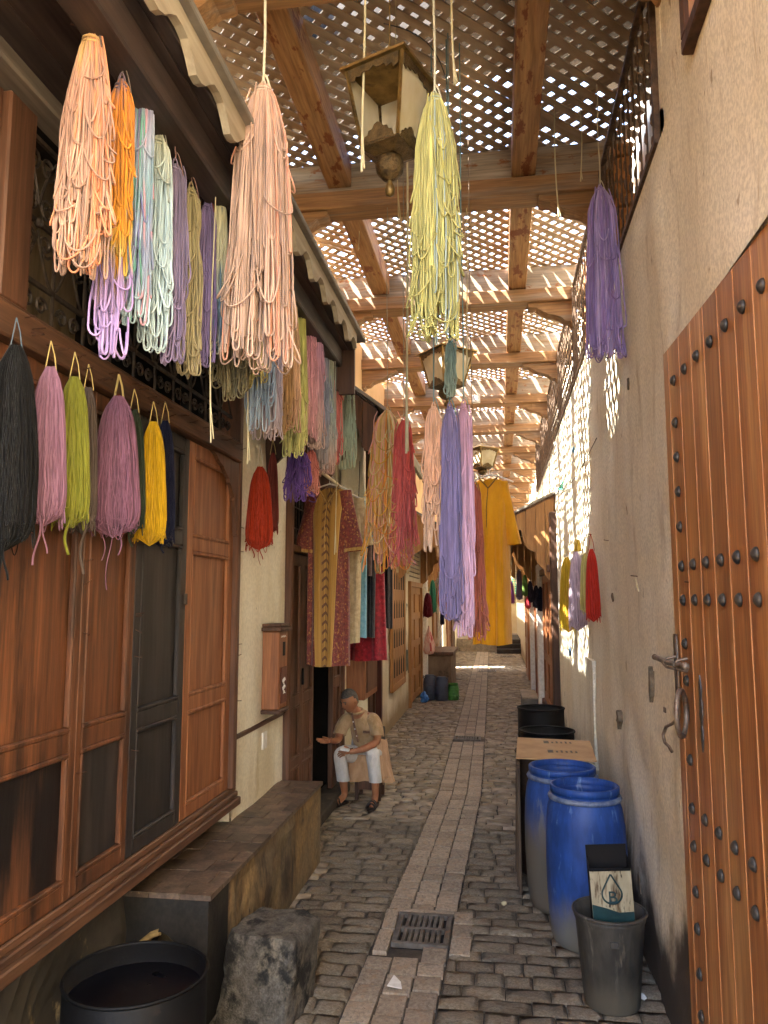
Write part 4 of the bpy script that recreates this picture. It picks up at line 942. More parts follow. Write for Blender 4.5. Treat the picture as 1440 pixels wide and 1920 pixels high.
def px_hank(pxc, ytop, ybot, pw, **kw):
    """tie point and foot from the photograph at the hank's true depth"""
    p = at(pxc, ytop, **kw); b = at(pxc, ybot, Y=p.y); return p.x, p.y, p.z, b.z, pw * depth(p) / FPX

GA = 'cord hanks hung under the near canopy'
XA = -1.215
rows = [
 # px, top, bottom, width, colours, label, options
 (172, 62, 520, 88, [(0, '#C29A62'), (.12, '#B08570'), (1, '#BA9680')], 'long tangled salmon cord hank hung highest at the left', dict(n=92, messy=.5, r=.0037, top=.32, lenv=.35, seed=3, altp=.2, alt=('x', '#D98F68'))),
 (228, 150, 668, 50, [(0, '#6A5560'), (.08, '#C87A2E'), (.55, '#C98426'), (.66, '#BFA04A'), (.72, '#9A82B4'), (1, '#B79ACC')], 'bright orange cord hank fading to lavender loops below', dict(n=40, messy=.6, r=.0044, lenv=.45, seed=5, flare=.1)),
 (266, 135, 610, 54, [(0, '#8C82A0'), (.25, '#A7A8BE'), (.5, '#8FB3BE'), (.7, '#9AA0C0'), (1, '#A9C4CC')], 'tie dyed hank of blue, green and pink cord', dict(n=40, messy=.35, seed=7, alt=('dye', '#6FA89A', '#C79AA8', '#7A7FAE'), altp=.55)),
 (298, 255, 660, 50, [(0, '#B4B49A'), (.3, '#A9BCC0'), (1, '#BCD0D4')], 'pale ice blue cord hank with curling loops', dict(n=36, messy=.6, seed=9, cord=3.79, cordcol='#8F8A78')),
 (328, 308, 684, 46, [(0, '#6C5E70'), (1, '#8B7A98')], 'dusty purple cord hank between ice blue and khaki', dict(n=34, messy=.4, seed=11, cord=3.79, cordcol='#7A5A50')),
 (358, 352, 705, 46, [(0, '#8E8058'), (1, '#A39672')], 'khaki olive cord hank with a wrapped waist', dict(n=36, messy=.4, seed=13, cord=3.79, cordcol='#7A5A50', pinch=(.3, .25))),
 (388, 380, 692, 38, [(0, '#6A5A7E'), (1, '#8674A0')], 'slim violet cord hank beside the khaki one', dict(n=28, messy=.35, seed=15, cord=3.79, cordcol='#8A4438')),
 (414, 375, 664, 28, [(0, '#C4BC94'), (.45, '#C2BEA2'), (.7, '#7E93A0'), (.85, '#4E6878'), (1, '#D0CAB0')], 'narrow cream hank dipped in indigo near its foot', dict(n=24, messy=.15, seed=17, alt=('dye', '#5A7484'), altp=.3)),
 (444, 400, 728, 46, [(0, '#6E6448'), (1, '#8C8262')], 'dull brown green cord hank half behind the big salmon one', dict(n=34, messy=.35, seed=19)),
 (470, 440, 712, 40, [(0, '#A8A060'), (1, '#C2BA7C')], 'straw yellow cord hank hung behind the big salmon one', dict(n=32, messy=.4, seed=21)),
 (492, 470, 790, 32, [(0, '#C89A68'), (.55, '#C89A68'), (.62, '#93A9C8'), (1, '#AFC0D2')], 'hank with sky blue middle right of the straw yellow one', dict(n=28, messy=.3, seed=23, lenv=.4)),
 (507, 500, 808, 32, [(0, '#A094B0'), (.5, '#A8A0BA'), (1, '#C4B0B0')], 'grey lilac cord hank with rosy loops', dict(n=28, messy=.3, seed=25, lenv=.4)),
 (526, 530, 800, 34, [(0, '#A4794E'), (1, '#B58F62')], 'gold brown cord hank in the far part of the canopy row', dict(n=30, messy=.3, seed=27)),
 (541, 555, 795, 30, [(0, '#C8A070'), (1, '#D9AE92')], 'peach cord hank just right of the gold brown one', dict(n=28, messy=.3, seed=29)),
 (556, 560, 842, 28, [(0, '#B9B45C'), (1, '#CDCB86')], 'lime yellow cord hank with long straight ends', dict(n=30, messy=.25, seed=31)),
 (573, 590, 815, 28, [(0, '#C6879A'), (1, '#D9A4A4')], 'pink cord hank right of the lime yellow one', dict(n=30, messy=.3, seed=33)),
 (589, 610, 830, 26, [(0, '#B888AE'), (.5, '#C99AA4'), (1, '#C9B0A4')], 'mauve pink cord hank in the far row', dict(n=28, messy=.3, seed=35)),
 (602, 630, 868, 26, [(0, '#8E92A2'), (.6, '#9AA0B4'), (1, '#B8A8A0')], 'grey blue cord hank near the row end', dict(n=30, messy=.3, seed=37)),
 (614, 650, 880, 22, [(0, '#A8A890'), (.6, '#A9B4AE'), (1, '#D2A898')], 'mixed grey green hank ending in pink loops', dict(n=26, messy=.3, seed=39)),
 (625, 665, 862, 22, [(0, '#D08070'), (1, '#D97A78')], 'coral red cord hank closing the canopy row', dict(n=28, messy=.25, seed=41)),
]
for (px, yt, yb_, pw_, cols, lab, kw) in rows:
    x, y, zt, zb, wd = px_hank(px, yt, yb_, pw_, X=XA + rng.uniform(-.03, .03))
    wd *= 1.12
    if px >= 444: wd *= 1.3; zb -= .05; kw['n'] = int(kw['n'] * 1.5); kw['flare'] = .12
    kw['r'] = kw.get('r', .0042) * .84; kw['n'] = int(kw['n'] * 1.3)
    kw.setdefault('cord', 3.80); kw.setdefault('cordcol', '#6A5A50'); kw.setdefault('cordr', .0028)
    rope_hank('cord_hank', lab, x, y, zt, zb, wd, cols, group=GA, **kw)
GB = 'cord hanks hung on long cords above the alley'
def big(px, yt, yb_, pw_, Y, cols, lab, **kw):
    x, y, zt, zb, wd = px_hank(px, yt, yb_, pw_, Y=Y); return rope_hank('cord_hank', lab, x, y, zt, zb, wd, cols, group=GB, **kw)
big(494, 160, 688, 104, 2.9, [(0, '#D9B094'), (.2, '#BE9A84'), (1, '#C8A894')], 'large peach salmon hank hanging in front of the canopy edge', n=175, r=.0040, messy=.14, lenv=.42, seed=61, cord=5.3, cordcol='#D2C8A8', cordr=.006, top=.22, flare=.25, dep=.7, tie='#C8B49C', alt=('x', '#DA9C80'), altp=.15)
big(815, 178, 640, 84, 3.3, [(0, '#C9C47E'), (1, '#C4C07A')], 'large lime yellow hank hanging before the lattice roof', n=135, r=.0040, messy=.34, lenv=.34, seed=63, cord=5.3, cordcol='#CFC9B0', cordr=.006, top=.22, dep=.75, tie='#B9C2A8', alt=('x', '#AEBFB8', '#BDB868'), altp=.10)
big(1125, 352, 672, 56, 4.6, [(0, '#9E88B2'), (1, '#A088B8')], 'violet purple hank hanging close to the right wall', n=100, r=.0040, messy=.2, lenv=.18, seed=65, cord=5.2, cordcol='#C4B89A', cordr=.004, top=.14, dep=.8, flare=.1, alt=('x', '#8A70A4', '#B8A2C8'), altp=.3)
big(726, 770, 1075, 60, 5.5, [(0, '#C4A064'), (.4, '#D6AC58'), (1, '#D8A070')], 'tangled amber and peach hank hanging at mid height', n=96, r=.0040, messy=.7, lenv=.5, seed=67, cord=5.3, cordcol='#8E8876', cordr=.003, flare=.45, dep=.75, alt=('x', '#DE8E3E', '#D8C088', '#E0A08C', '#D9A030'), altp=.6)
big(757, 788, 1062, 36, 5.42, [(0, '#D2564A'), (1, '#D4706A')], 'coral red hank tied beside the tangled amber hank', n=46, r=.0046, messy=.5, lenv=.3, seed=69, cord=5.3, cordcol='#8E8876', cordr=.003, flare=.4)
big(813, 762, 1035, 32, 4.22, [(0, '#E2B496'), (.5, '#D9A888'), (1, '#E4C2A4')], 'peach hank at the left of the three tied together', n=40, r=.0044, messy=.55, lenv=.35, seed=71, cord=5.3, cordcol='#6E8C8C', cordr=.004, flare=.3)
big(843, 762, 1165, 38, 4.2, [(0, '#7F76A0'), (1, '#84789F')], 'slate violet hank in the middle of the three tied together', n=62, r=.0044, messy=.12, lenv=.3, seed=73, cord=5.3, cordcol='#6E8C8C', cordr=.005, flare=.12)
big(869, 757, 1195, 32, 4.24, [(0, '#C49AB4'), (1, '#D2AEC4')], 'lilac pink hank at the right of the three tied together', n=60, r=.0044, messy=.15, lenv=.5, seed=75, cord=5.3, cordcol='#6E8C8C', cordr=.004, flare=.12)
big(886, 905, 1200, 34, 4.9, [(0, '#B4604E'), (1, '#CE7E6C')], 'brick red hank hanging behind the lilac pink one', n=44, r=.0042, messy=.3, lenv=.4, seed=77, cord=5.3, cordcol='#7A6A58', cordr=.003, flare=.35)
big(653, 715, 880, 26, 6.3, [(0, '#A9AE8C'), (.5, '#AEC2B4'), (1, '#B4C0A2')], 'mint green glossy hank hanging in the canopy gap', n=46, r=.003, messy=.2, lenv=.25, seed=79, cord=3.9, cordcol='#D8D0B0', cordr=.004, flare=.2)
big(560, 845, 940, 42, 5.0, [(0, '#5A3E82'), (1, '#6A4A90')], 'deep purple hank hung before the double doors', n=44, r=.0036, messy=.3, lenv=.35, seed=81, cord=3.35, cordcol='#6A4A5A', cordr=.003, flare=.3)
big(584, 845, 930, 26, 5.05, [(0, '#B8645A'), (1, '#D08A78')], 'rosy red hank beside the deep purple one', n=30, r=.0036, messy=.3, lenv=.3, seed=83, cord=3.35, cordcol='#8A5A50', cordr=.003, flare=.3)
rope_hank('cord_hank', 'dusty teal cord bundle hanging in front of the middle lantern', *px_hank(845, 640, 745, 20, Y=4.15), [(0, '#5E7C84'), (1, '#8DA39A')], n=20, r=.0042, messy=.3, lenv=.5, seed=85, cord=5.3, cordcol='#7C9090', cordr=.004, group=GB)
# loose cords hanging from the roof
m_cord = mat('pale_cord', hx('#CFC4A0'), hx('#B4A880'), (40, 40, 8), .8, bump=.2, bsc=(300, 300, 100))
GC = 'bare cords dangling from the roof'
for (px, yb_, Y, lab, rr) in ((683, 322, 3.2, 'bare cord with a pale blue end left of the big lantern', .006), (672, 470, 6.2, 'thin brown string below the first long beam', .003), (743, 420, 3.9, 'thin string passing behind the brass lantern', .003), (851, 160, 3.4, 'yellow doubled cord right of the lime hank tie', .006), (878, 700, 5.6, 'long thin string dropping past the middle lantern', .004), (765, 850, 5.2, 'limp yellow cord end hanging before the left beam', .009), (1045, 410, 5.0, 'tan string hanging right of the centre beam', .005), (1092, 340, 5.0, 'brown string dangling beside the violet hank', .004), (392, 830, 3.0, 'single pale string hanging from the canopy row', .0035), (460, 870, 3.5, 'pale string with blue end under the canopy row', .0035), (628, 1040, 5.6, 'pink string in front of the burgundy robe', .003)):
    b_ = at(px, yb_, Y=Y); zt = 5.36 if px not in (392, 460, 628) else 3.8
    if px == 765: zt = at(px, 480, Y=Y).z + 1.6
    q = np.linspace(0, 1, 14); mb = MB(); P = np.stack([b_.x + .012 * np.sin(q * 4 + px) * (1 - q) , np.full(14, b_.y), b_.z + (zt - b_.z) * q], -1); mb.tubes(P[None], rr * (1 - .25 * q)[None], 6)
    P2 = P[:3].copy(); P2[:, 0] += np.array([.012, .006, 0]); P2[0, 2] += .015; mb.tubes(P2[None], rr * .8, 5)
    solo('dangling_cord', mb, m_cord, lab, 'cord', (b_.x, b_.y, b_.z), GC, smooth=True, rec=False)
# wool skeins nailed along the shopfront beam
GS = 'wool skeins on nails along the shopfront'
for (px, yt, yb_, pw_, col, lab, kw) in (
 (30, 650, 1030, 86, '#141211', 'fat black wool skein hung leftmost on the beam', dict(n=190, seed=101, cordcol='#56626A', tails=((-.03, .16, .004), (.0, .22, .005), (.03, .10, .004)), belly=.55)),
 (95, 690, 985, 66, '#9C7084', 'mauve pink wool skein between the black and olive ones', dict(n=170, seed=103, tails=((0, .14, .004), (.03, .10, .003)))),
 (140, 708, 990, 62, '#85842F', 'olive green wool skein with a wrapped end', dict(n=160, seed=105, twist=1.0, tails=((.02, .10, .006),))),
 (166, 728, 1000, 40, '#62544C', 'brown grey wool skein squeezed behind the olive one', dict(n=90, seed=107, r=.003, twist=.9, tails=((.02, .16, .006),))),
 (222, 745, 1006, 80, '#8A5E72', 'broad plum mauve wool skein with hanging strands', dict(n=190, seed=109, tails=((-.02, .10, .002), (.01, .22, .002), (.05, .08, .003)))),
 (224, 744, 880, 34, '#94282C', 'small red wool skein behind the plum mauve one', dict(n=70, seed=111)),
 (252, 770, 1000, 44, '#37402F', 'dark bottle green wool skein beside the yellow one', dict(n=110, seed=113, twist=.9, r=.0024, tails=((.02, .06, .005),))),
 (288, 792, 1022, 50, '#D6A91E', 'bright yellow wool skein between the bottle green and navy ones', dict(n=170, seed=115)),
 (310, 790, 1026, 40, '#1E2038', 'navy blue wool skein just right of the yellow one', dict(n=90, seed=117, tails=((.02, .03, .005),)))):
    dx = {166: -.055, 224: -.055, 310: -.05, 252: -.02}.get(px, 0)
    x, y, zt, zb, wd = px_hank(px, yt, yb_, pw_, X=-1.575 + dx); wd *= 1.16
    wool_skein('wool_skein', lab, x, y, zt, zb, wd, col, cordz=min(3.0, zt + .10), group=GS, **kw)
def sk(px, yt, yb_, pw_, X, col, lab, cat='yarn skein', **kw):
    x, y, zt, zb, wd = px_hank(px, yt, yb_, pw_, X=X); c = kw.pop('up', .12); wool_skein('wool_skein', lab, x, y, zt, zb, wd, col, cordz=zt + c, **kw)
sk(488, 876, 1030, 50, -1.60, '#B43A1E', 'scarlet orange wool skein on the cream wall post', n=170, seed=121, cordcol='#E8E0D0', tails=((-.03, .06, .003), (.03, .07, .003), (.02, .11, .0015)), up=.16)
sk(512, 850, 1000, 24, -1.62, '#8A4038', 'slim brick red wool skein behind the scarlet one', n=70, seed=123, tails=((.01, .02, .002),), up=.10)
GR_ = 'skeins hung on the sunlit right wall'
sk(1062, 1045, 1185, 30, .70, '#D2B22E', 'yellow skein leftmost of four on the dappled wall', n=120, seed=131, group=GR_, col2='#C89A28')
sk(1080, 1035, 1182, 32, .69, '#B79AAC', 'pale lilac skein between two yellow ones on the dappled wall', n=130, seed=133, group=GR_, col2='#D8C4CC')
sk(1097, 1038, 1150, 22, .70, '#CDBE72', 'cream yellow skein beside the red one on the right wall', n=80, seed=135, group=GR_)
sk(1109, 1030, 1165, 26, .71, '#C23220', 'bright red skein rightmost on the right wall', n=110, seed=137, group=GR_, cordcol='#B0402C')
sk(1083, 1012, 1034, 12, .73, '#B0902E', 'small mustard bundle stuck on a nail above the lilac skein', n=30, seed=139, group=GR_, up=.03)
GF = 'distant skeins along the far canopies'
for (px, yt, yb_, pw_, X, col, lab) in ((802, 1112, 1158, 18, -1.55, '#6E1E30', 'maroon skein on the left wall past the orange door'), (811, 1088, 1150, 14, -1.50, '#3E8A70', 'sea green skein beside the maroon one'), (827, 1085, 1138, 12, -1.45, '#E07A4A', 'orange skein right of the sea green one'), (829, 1142, 1172, 8, -1.5, '#2A2A48', 'tiny navy skein under the orange one'),
   (957, 1090, 1132, 14, .16, '#7A3A7A', 'purple skein at the left end of the far right row'), (973, 1068, 1125, 12, .20, '#6A5A70', 'grey violet skein in the far right row'), (984, 1078, 1118, 11, .24, '#5E7A34', 'green skein in the far right row'), (994, 1090, 1130, 12, .28, '#2C2430', 'black skein just right of the green one'), (1005, 1098, 1140, 13, .33, '#221E2C', 'second black skein in the far right row'), (1013, 1100, 1146, 14, .38, '#1E2234', 'blue black skein nearest in the far right row'), (990, 1118, 1140, 10, .26, '#C04048', 'short red skein below the black ones')):
    if X > 0: p = at(px, yt, Y=13.0 if px > 980 else 17.5); X = p.x
    sk(px, yt, yb_, pw_, X, col, lab, n=40, r=.004, seed=int(px), group=GF, fuzz=.5, up=.25)
# ------------------------------------------------------------------ lanterns
m_brass = mat('aged_brass', hx('#9A7E4C'), hx('#6E5832'), (14, 14, 14), .42, metal=.75, bump=.2, bsc=(120, 120, 120), stain=(hx('#4E3E28'), (9, 9, 9), .55, .7))
m_brass_d = mat('chased_dark_brass', hx('#6A5534'), hx('#463824'), (30, 30, 30), .4, metal=.7, bump=.8, bsc=(110, 110, 110), dist=.01)
m_glass = mat('milky_lantern_glass', hx('#D9CDB0'), hx('#C4B58F'), (5, 5, 2), .22, bump=.05, stain=(hx('#9A8760'), (4, 4, 2), .56, .75), spec=.6)
m_glass.node_tree.nodes['Principled BSDF'].inputs['Transmission Weight'].default_value = .35
def lantern(p, W, H, ang, label, cords=True, open_side=False):
    """four sided lantern, wider at the top; p = middle of the bottom ball, H overall height to the roof finial"""
    t = thing('brass_lantern', label, 'lantern', tuple(p), 'brass lanterns down the alley')
    ca, sa = math.cos(ang), math.sin(ang)
    def fr4(h, z): return [Vector((p.x + h * (a * ca - b * sa), p.y + h * (a * sa + b * ca), p.z + z)) for a, b in ((-1, -1), (1, -1), (1, 1), (-1, 1))]
    def frust(mb, h0, z0, h1, z1):
        A, B = fr4(h0, z0), fr4(h1, z1); mb.add([tuple(v) for v in A + B], [[0, 1, 5, 4], [1, 2, 6, 5], [2, 3, 7, 6], [3, 0, 4, 7], [3, 2, 1, 0], [4, 5, 6, 7]])
    zb, zt = H * .27, H * .78; hb, ht = W * .30, W * .47
    mb = MB(); mb.lathe([(.0001, -.05 * H), (.028 * W / .45, -.035 * H), (.034 * W / .45, 0), (.028 * W / .45, .03 * H), (.012, .05 * H), (.010, .07 * H)], tuple(p), 14); part('ball_drop', mb, m_brass, t, smooth=True)
    mb = MB(); k = W / .45; mb.lathe([(.01, .06 * H), (.05 * k, .075 * H), (.088 * k, .12 * H), (.098 * k, .165 * H), (.085 * k, .21 * H), (.05 * k, .235 * H)], tuple(p), 22); part('bowl', mb, m_brass_d, t, smooth=True)
    mb = MB(); frust(mb, hb * .55, zb - .05 * H, hb * 1.08, zb - .012 * H); frust(mb, hb * 1.12, zb - .0118 * H, hb * 1.12, zb); part('base_plate', mb, m_brass_d, t)
    mb = MB(); frust(mb, ht * 1.16, zt, ht * 1.16, zt + .02 * H); part('eave', mb, m_brass, t)
    mb = MB(); frust(mb, ht * 1.10, zt + .0202 * H, ht * .40, zt + .12 * H); frust(mb, ht * .42, zt + .1202 * H, ht * .34, zt + .15 * H); frust(mb, ht * .30, zt + .1502 * H, ht * .06, zt + .20 * H); rf_ = part('roof', mb, m_brass, t)
    mb = MB(); mb.lathe([(.016, zt + .20 * H), (.022, zt + .215 * H), (.01, zt + .235 * H), (.004, zt + .26 * H)], tuple(p), 10); mb.tube([Vector((p.x, p.y, p.z + zt + .25 * H)), Vector((p.x, p.y, 5.37))], .004, 5); part('finial', mb, m_brass, rf_)
    A, B = fr4(hb, zb + .001), fr4(ht, zt - .001)
    for i in range(4):
        j = (i + 1) % 4
        mb = MB(); mb.tubes(np.array([[tuple(A[i]), tuple((A[i] + B[i]) / 2), tuple(B[i])]]), W * .028, 4); part('corner_bar', mb, m_brass, t)
        n = (A[j] - A[i]).cross(B[i] - A[i]).normalized(); q = .012
        lerp = lambda u, v: (A[i] * (1 - u) + A[j] * u) * (1 - v) + (B[i] * (1 - u) + B[j] * u) * v
        if not (open_side and i == 3):
            P = [lerp(.05, .01), lerp(.95, .01), lerp(.95, .99), lerp(.05, .99)]; mb = MB(); mb.add([tuple(v + n * o_) for o_ in (-.004, .001) for v in P], [[3, 2, 1, 0], [4, 5, 6, 7], [0, 1, 5, 4], [1, 2, 6, 5], [2, 3, 7, 6], [3, 0, 4, 7]]); part('glass_pane', mb, m_glass, t)
        # pierced brass apron along the top and a lobed crest at the foot of each side
        for (vs, nm, edge) in ((1, 'apron', [(.04, .0), (.04, .15), (.12, .18), (.16, .12), (.26, .14), (.30, .09), (.42, .10), (.5, .06), (.58, .10), (.70, .09), (.74, .14), (.84, .12), (.88, .18), (.96, .15), (.96, 0)]), (0, 'crest', [(.08, 0), (.14, .08), (.22, .09), (.26, .14), (.36, .15), (.42, .20), (.5, .22), (.58, .20), (.64, .15), (.74, .14), (.78, .09), (.86, .08), (.92, 0)])):
            P = [lerp(u, 1 - v * .95 - .01 if vs else v + .01) + n * .005 for u, v in edge]; m_ = len(P)
            mb = MB(); mb.add([tuple(v) for v in P] + [tuple(v + n * .006) for v in P], [list(range(m_))[::-1], list(range(m_, 2 * m_))] + [[k_, (k_ + 1) % m_, m_ + (k_ + 1) % m_, m_ + k_] for k_ in range(m_)]); part(nm, mb, m_brass_d, t)
    return t
lantern(at(731, 356, Y=3.3), .31, .70, R(68), 'big old brass lantern nearest the camera with one open side', open_side=True)
lantern(at(838, 757, Y=8.7), .47, .76, R(40), 'pale brass lantern behind the three tied hanks')
lantern(at(905, 895, Y=15.0), .47, .70, R(40), 'small distant brass lantern above the mustard robe')
t = thing('junction_box', 'small white electric box on the roof tie board', 'junction box', tuple(at(893, 748, Y=11.5)))
p = at(893, 748, Y=11.52); b = MB(); b.box((p.x - .06, 11.45, p.z - .07), (p.x + .06, 11.53, p.z + .05), .01); part('body', b, m_white, t); b = MB(); b.box((p.x - .03, 11.44, p.z - .04), (p.x + .03, 11.4495, p.z + .02), .003); part('cover', b, m_white, t)

# ------------------------------------------------------------------ garments
def cloth_mat(name, c1, c2, sc=(30, 30, 30), rough=.85, sheen=.2):
    return mat(name, c1, c2, sc, rough, bump=.7, bsc=(24, 24, 7), spec=.2, sheen=sheen, dist=.018)
def garment(name, label, cx, cy, zt, zb, w, hem, d, m, ang=0., folds=3, fa=.018, seed=1, sl=(.42, .13, .30), msl=None, neck=.11, mtrim=None, group='robes on hangers', cuff=None, vdepth=.12, hanger=False):
    """robe on a hanger: closed tube for the body with folds, a sleeve each side, neck trim; sl = (length, width, outward slope)"""
    g_ = np.random.default_rng(seed); t = thing(name, label, 'robe', (cx, cy, zt), group); t.rotation_euler = (0, 0, 0)
    L = zt - zb; nz, nt_ = 40, 64; th = np.arange(nt_) * 2 * np.pi / nt_
    V = np.zeros((nz + 1, nt_, 3)); ph = g_.uniform(0, 6.28, 6)
    for j in range(nz + 1):
        s = j / nz; hw = (w + (hem - w) * s ** 1.2) / 2
        c_, s_ = np.cos(th), np.sin(th)
        x = hw * np.sign(c_) * np.abs(c_) ** .75
        dd = d * (.25 + .75 * min(1, s * 5)) * (1 + .25 * s)
        fo = fa * min(1, s * 2.2) * (np.sin(folds * x / hw * 2.6 + ph[0] + s * .8) + .5 * np.sin(folds * x / hw * 5.1 + ph[1] - s * 1.1))
        y = dd * np.sign(s_) * np.abs(s_) ** .8 + fo * np.where(s_ < 0, 1, .7)
        z = zt - L * s - (.30 * max(0, np.ptp([0, 1])) * 0)
        sh = .10 * np.clip((np.abs(x) / hw - .22), 0, 1) ** 1.1 * max(0, 1 - s * 6)      # sloping shoulders
        nk = np.where((np.abs(x) < neck) & (s_ < 0), vdepth * (1 - np.abs(x) / neck), 0) * max(0, 1 - s * 8) + np.where((np.abs(x) < neck) & (s_ >= 0), .02, 0) * max(0, 1 - s * 8)
        zz = z - sh - nk + (.006 * np.sin(x / hw * 4 + ph[2]) * s)
        V[j] = np.stack([x, y, zz], -1)
    F = [[j * nt_ + i, j * nt_ + (i + 1) % nt_, (j + 1) * nt_ + (i + 1) % nt_, (j + 1) * nt_ + i] for j in range(nz) for i in range(nt_)]
    ro = Matrix.Rotation(ang, 3, 'Z'); Rm = np.array(ro)
    def W_(P): return np.asarray(P).reshape(-1, 3) @ Rm.T * 1.0 + np.array([cx, cy, 0])
    def localpart(nm, VV, FF, mm):
        # vertices stay in the garment's own axes; the object is turned instead
        mb = MB(); mb.add(np.asarray(VV).reshape(-1, 3), FF); me = mb.mesh(nm, mm, (0, 0, zt), True); fixn(me)
        o = bpy.data.objects.new(nm, me); COL.objects.link(o); o.parent = t; o.rotation_euler = (0, 0, ang); return o
    localpart('body', V, F, m)
    if sl:
        for sg in (-1, 1):
            K, n2 = 16, 24; ll, ww, sp = sl; P = np.zeros((K + 1, n2, 3)); a2 = np.arange(n2) * 2 * np.pi / n2
            for k in range(K + 1):
                q = k / K; px_ = sg * (w / 2 - .035 + sp * ll * q); pz_ = zt - .085 - ll * math.sqrt(max(0.05, 1 - sp * sp)) * q
                hw2 = ww / 2 * (.72 + .45 * q)
                P[k] = np.stack([px_ + hw2 * np.cos(a2), d * .55 * (.6 + .5 * q) * np.sin(a2) - .01 + .008 * np.sin(q * 6 + a2 * 2 + sg), pz_ + hw2 * sp * np.cos(a2) * sg * .6 - .0 + 0 * a2], -1)
                if k == 0: P[k, :, 2] += .03
            FF = [[k * n2 + i, k * n2 + (i + 1) % n2, (k + 1) * n2 + (i + 1) % n2, (k + 1) * n2 + i] for k in range(K) for i in range(n2)]
            localpart('sleeve', P, FF, msl or m)
            if cuff:
                Q = P[-1] * 1.0; ctr = Q.mean(0); QQ = np.stack([ctr + (Q - ctr) * 1.04 + np.array([0, 0, .028]), ctr + (Q - ctr) * 1.05]); localpart('cuff', QQ, [[i, (i + 1) % n2, n2 + (i + 1) % n2, n2 + i] for i in range(n2)], cuff)
    if mtrim:
        mb = MB(); pts = []
        yy = -d * .30
        for u in np.linspace(-1, 1, 17): pts.append((u * neck, yy - .012 - .02 * (1 - abs(u)), zt - vdepth * (1 - abs(u)) - .008))
        mb.tubes(np.array([pts]), .006, 5); q = np.linspace(0, 1, 12); mb.tubes(np.stack([np.zeros(12), yy - .03 - d * .7 * np.minimum(1, q * 2.2) - .004, zt - vdepth - q * .42], -1)[None], .004, 5)
        me = mb.mesh('neck_trim', mtrim, (0, 0, zt), True); o = bpy.data.objects.new('neck_trim', me); COL.objects.link(o); o.parent = t; o.rotation_euler = (0, 0, ang)
    if hanger:
        mb = MB(); mb.tubes(np.array([[(-.2, 0, zt - .06), (-.1, 0, zt - .015), (0, 0, zt + .012), (.1, 0, zt - .015), (.2, 0, zt - .06)]]), .007, 6); mb.tubes(np.array([[(0, 0, zt + .01), (0, 0, zt + .05), (.025, 0, zt + .075), (.045, 0, zt + .05)]]), .004, 5)
        me = mb.mesh('hanger', m_white, (0, 0, zt), True); o = bpy.data.objects.new('hanger', me); COL.objects.link(o); o.parent = t; o.rotation_euler = (0, 0, ang)
    return t
